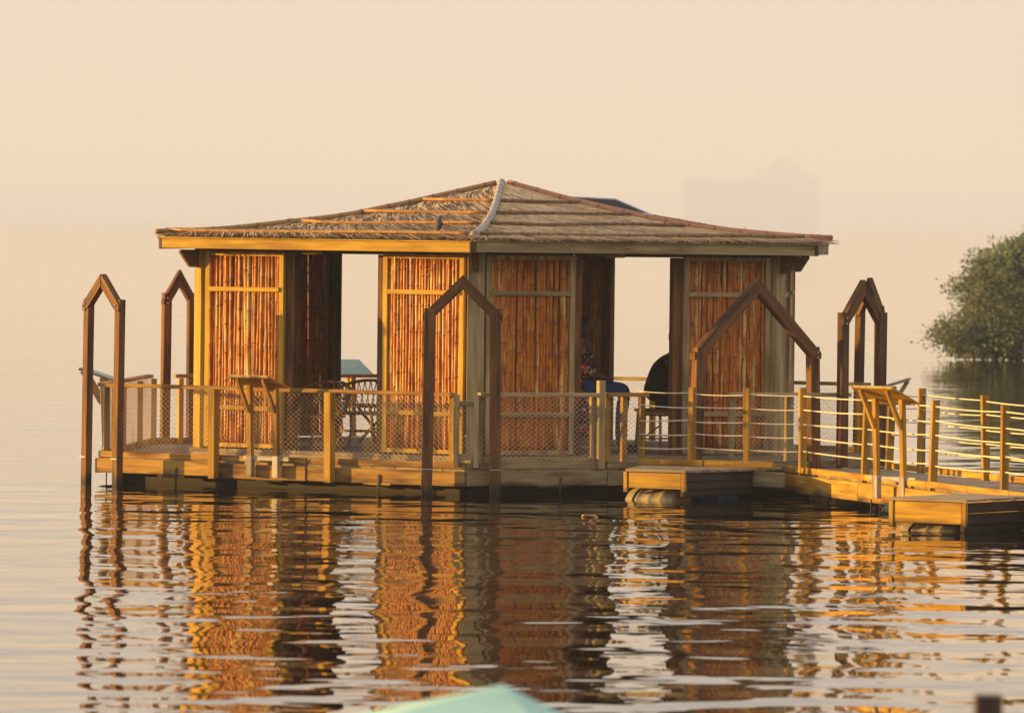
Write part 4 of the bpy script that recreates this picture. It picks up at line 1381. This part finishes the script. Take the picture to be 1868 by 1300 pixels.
# ------------------------------------------------------------------ far building in the haze
def far_building():
    Yb = 9000.0
    k = Yb / FPX
    th = thing('tower_block', 'faint tower block silhouette fading into the haze above the roof', 'building', (430 * k, Yb, 0))
    def blk(name, x0, x1, ytop, dy=0.0, depth=30, par=th):
        xa, xb = (x0 - 934) * k, (x1 - 934) * k
        zt = 2.84 + (408 - ytop) * k
        me = box_mesh(xb - xa, depth, zt, 0)
        return put(name, me, 'concrete', par, Matrix.Translation(((xa + xb) / 2, Yb + dy + depth / 2, zt / 2)))
    blk('wing', 1240, 1349, 327)
    blk('wing', 1262, 1300, 320, -2, 26)
    m = blk('main_block', 1350, 1488, 320, -3)
    blk('tower', 1395, 1456, 296, -4, 28)
    blk('tower', 1408, 1440, 284, -5, 26)
    for x0, x1, y in ((1372, 1392, 303), (1458, 1474, 306), (1318, 1330, 319), (1246, 1256, 318), (1400, 1404, 286), (1448, 1453, 289), (1422, 1425, 274), (1480, 1486, 312)):
        blk('stair_head', x0, x1, y, -4.5, 20)
    for x in range(1244, 1484, 20):
        blk('column', x, x + 6, 324 if x < 1345 else 318, -6, 3)
far_building()

# ------------------------------------------------------------------ out of focus foreground
fg = thing('boat_canopy', 'blurred pale green peaked canopy in the foreground at the bottom edge', 'canopy', (0.0, 25.7, 0))
ap = Vector((-0.02, 25.7, 1.195))
base = [(-1.15, 24.9), (0.26, 24.7), (0.46, 26.2), (-1.0, 26.5)]
vs_ = [ap] + [Vector((x, y, 0.93)) for x, y in base] + [Vector((x, y, 0.86)) for x, y in base]
fs = [(0, 1, 2), (0, 2, 3), (0, 3, 4), (0, 4, 1)] + [(1 + k, 5 + k, 5 + (k + 1) % 4, 1 + (k + 1) % 4) for k in range(4)]
put('canvas', mesh_from('canvas', vs_, fs), 'green_canvas', fg)
for x, y in base:
    member('pole', (x * 0.96, y, -0.3), (x * 0.96, y, 0.9), 0.04, 0.04, 'dark_wood', fg, up=(0, 1, 0))
member('mooring_post', (1.67, 25.0, -0.5), (1.67, 25.0, 1.222), 0.095, 0.095, 'dark_wood', None, up=(0, 1, 0),
       label='blurred dark square post in the foreground at the bottom right corner', category='post')

def scrap(label, x, y, mat, seed):
    rnd = random.Random(seed)
    vs_ = []
    for zz in (0.001, 0.012):
        for k in range(9):
            a = 2 * pi * k / 9
            r = 0.05 * rnd.uniform(0.6, 1.2)
            vs_.append((1.5 * r * cos(a), r * sin(a), zz + 0.006 * sin(2 * a)))
    fs = [tuple(range(8, -1, -1)), tuple(range(9, 18))] + [(k, (k + 1) % 9, 9 + (k + 1) % 9, 9 + k) for k in range(9)]
    put('floating_scrap', mesh_from('scrap', vs_, fs), mat, None, Matrix.Translation((x, y, 0)), label=label, category='litter')
scrap('pale scrap of litter floating below the sunlit front railing', -1.874, 72.56, 'pale_paint', 1)
scrap('small reddish scrap of litter floating in front of the shaded right-hand side', 0.77, 70.0, 'bamboo_rust', 2)

# ------------------------------------------------------------------ haze
hz = mesh_from('haze', [(x, y, z) for z in (-1.0, 98.0) for y in (-320, 14050) for x in (-9050, 9050)],
               [(0, 2, 3, 1), (4, 5, 7, 6), (0, 1, 5, 4), (2, 6, 7, 3), (0, 4, 6, 2), (1, 3, 7, 5)])
hm = bpy.data.materials.new('haze'); hm.use_nodes = True
nt = hm.node_tree
for n in list(nt.nodes):
    if n.type != 'OUTPUT_MATERIAL': nt.nodes.remove(n)
pv = nt.nodes.new('ShaderNodeVolumePrincipled')
pv.inputs['Color'].default_value = (0.74, 0.84, 1.0, 1)
pv.inputs['Density'].default_value = 0.00029
pv.inputs['Anisotropy'].default_value = 0.0
nt.links.new(pv.outputs[0], [n for n in nt.nodes if n.type == 'OUTPUT_MATERIAL'][0].inputs['Volume'])
hz.materials.append(hm)
put('haze', hz, None, None, None, kind='stuff')
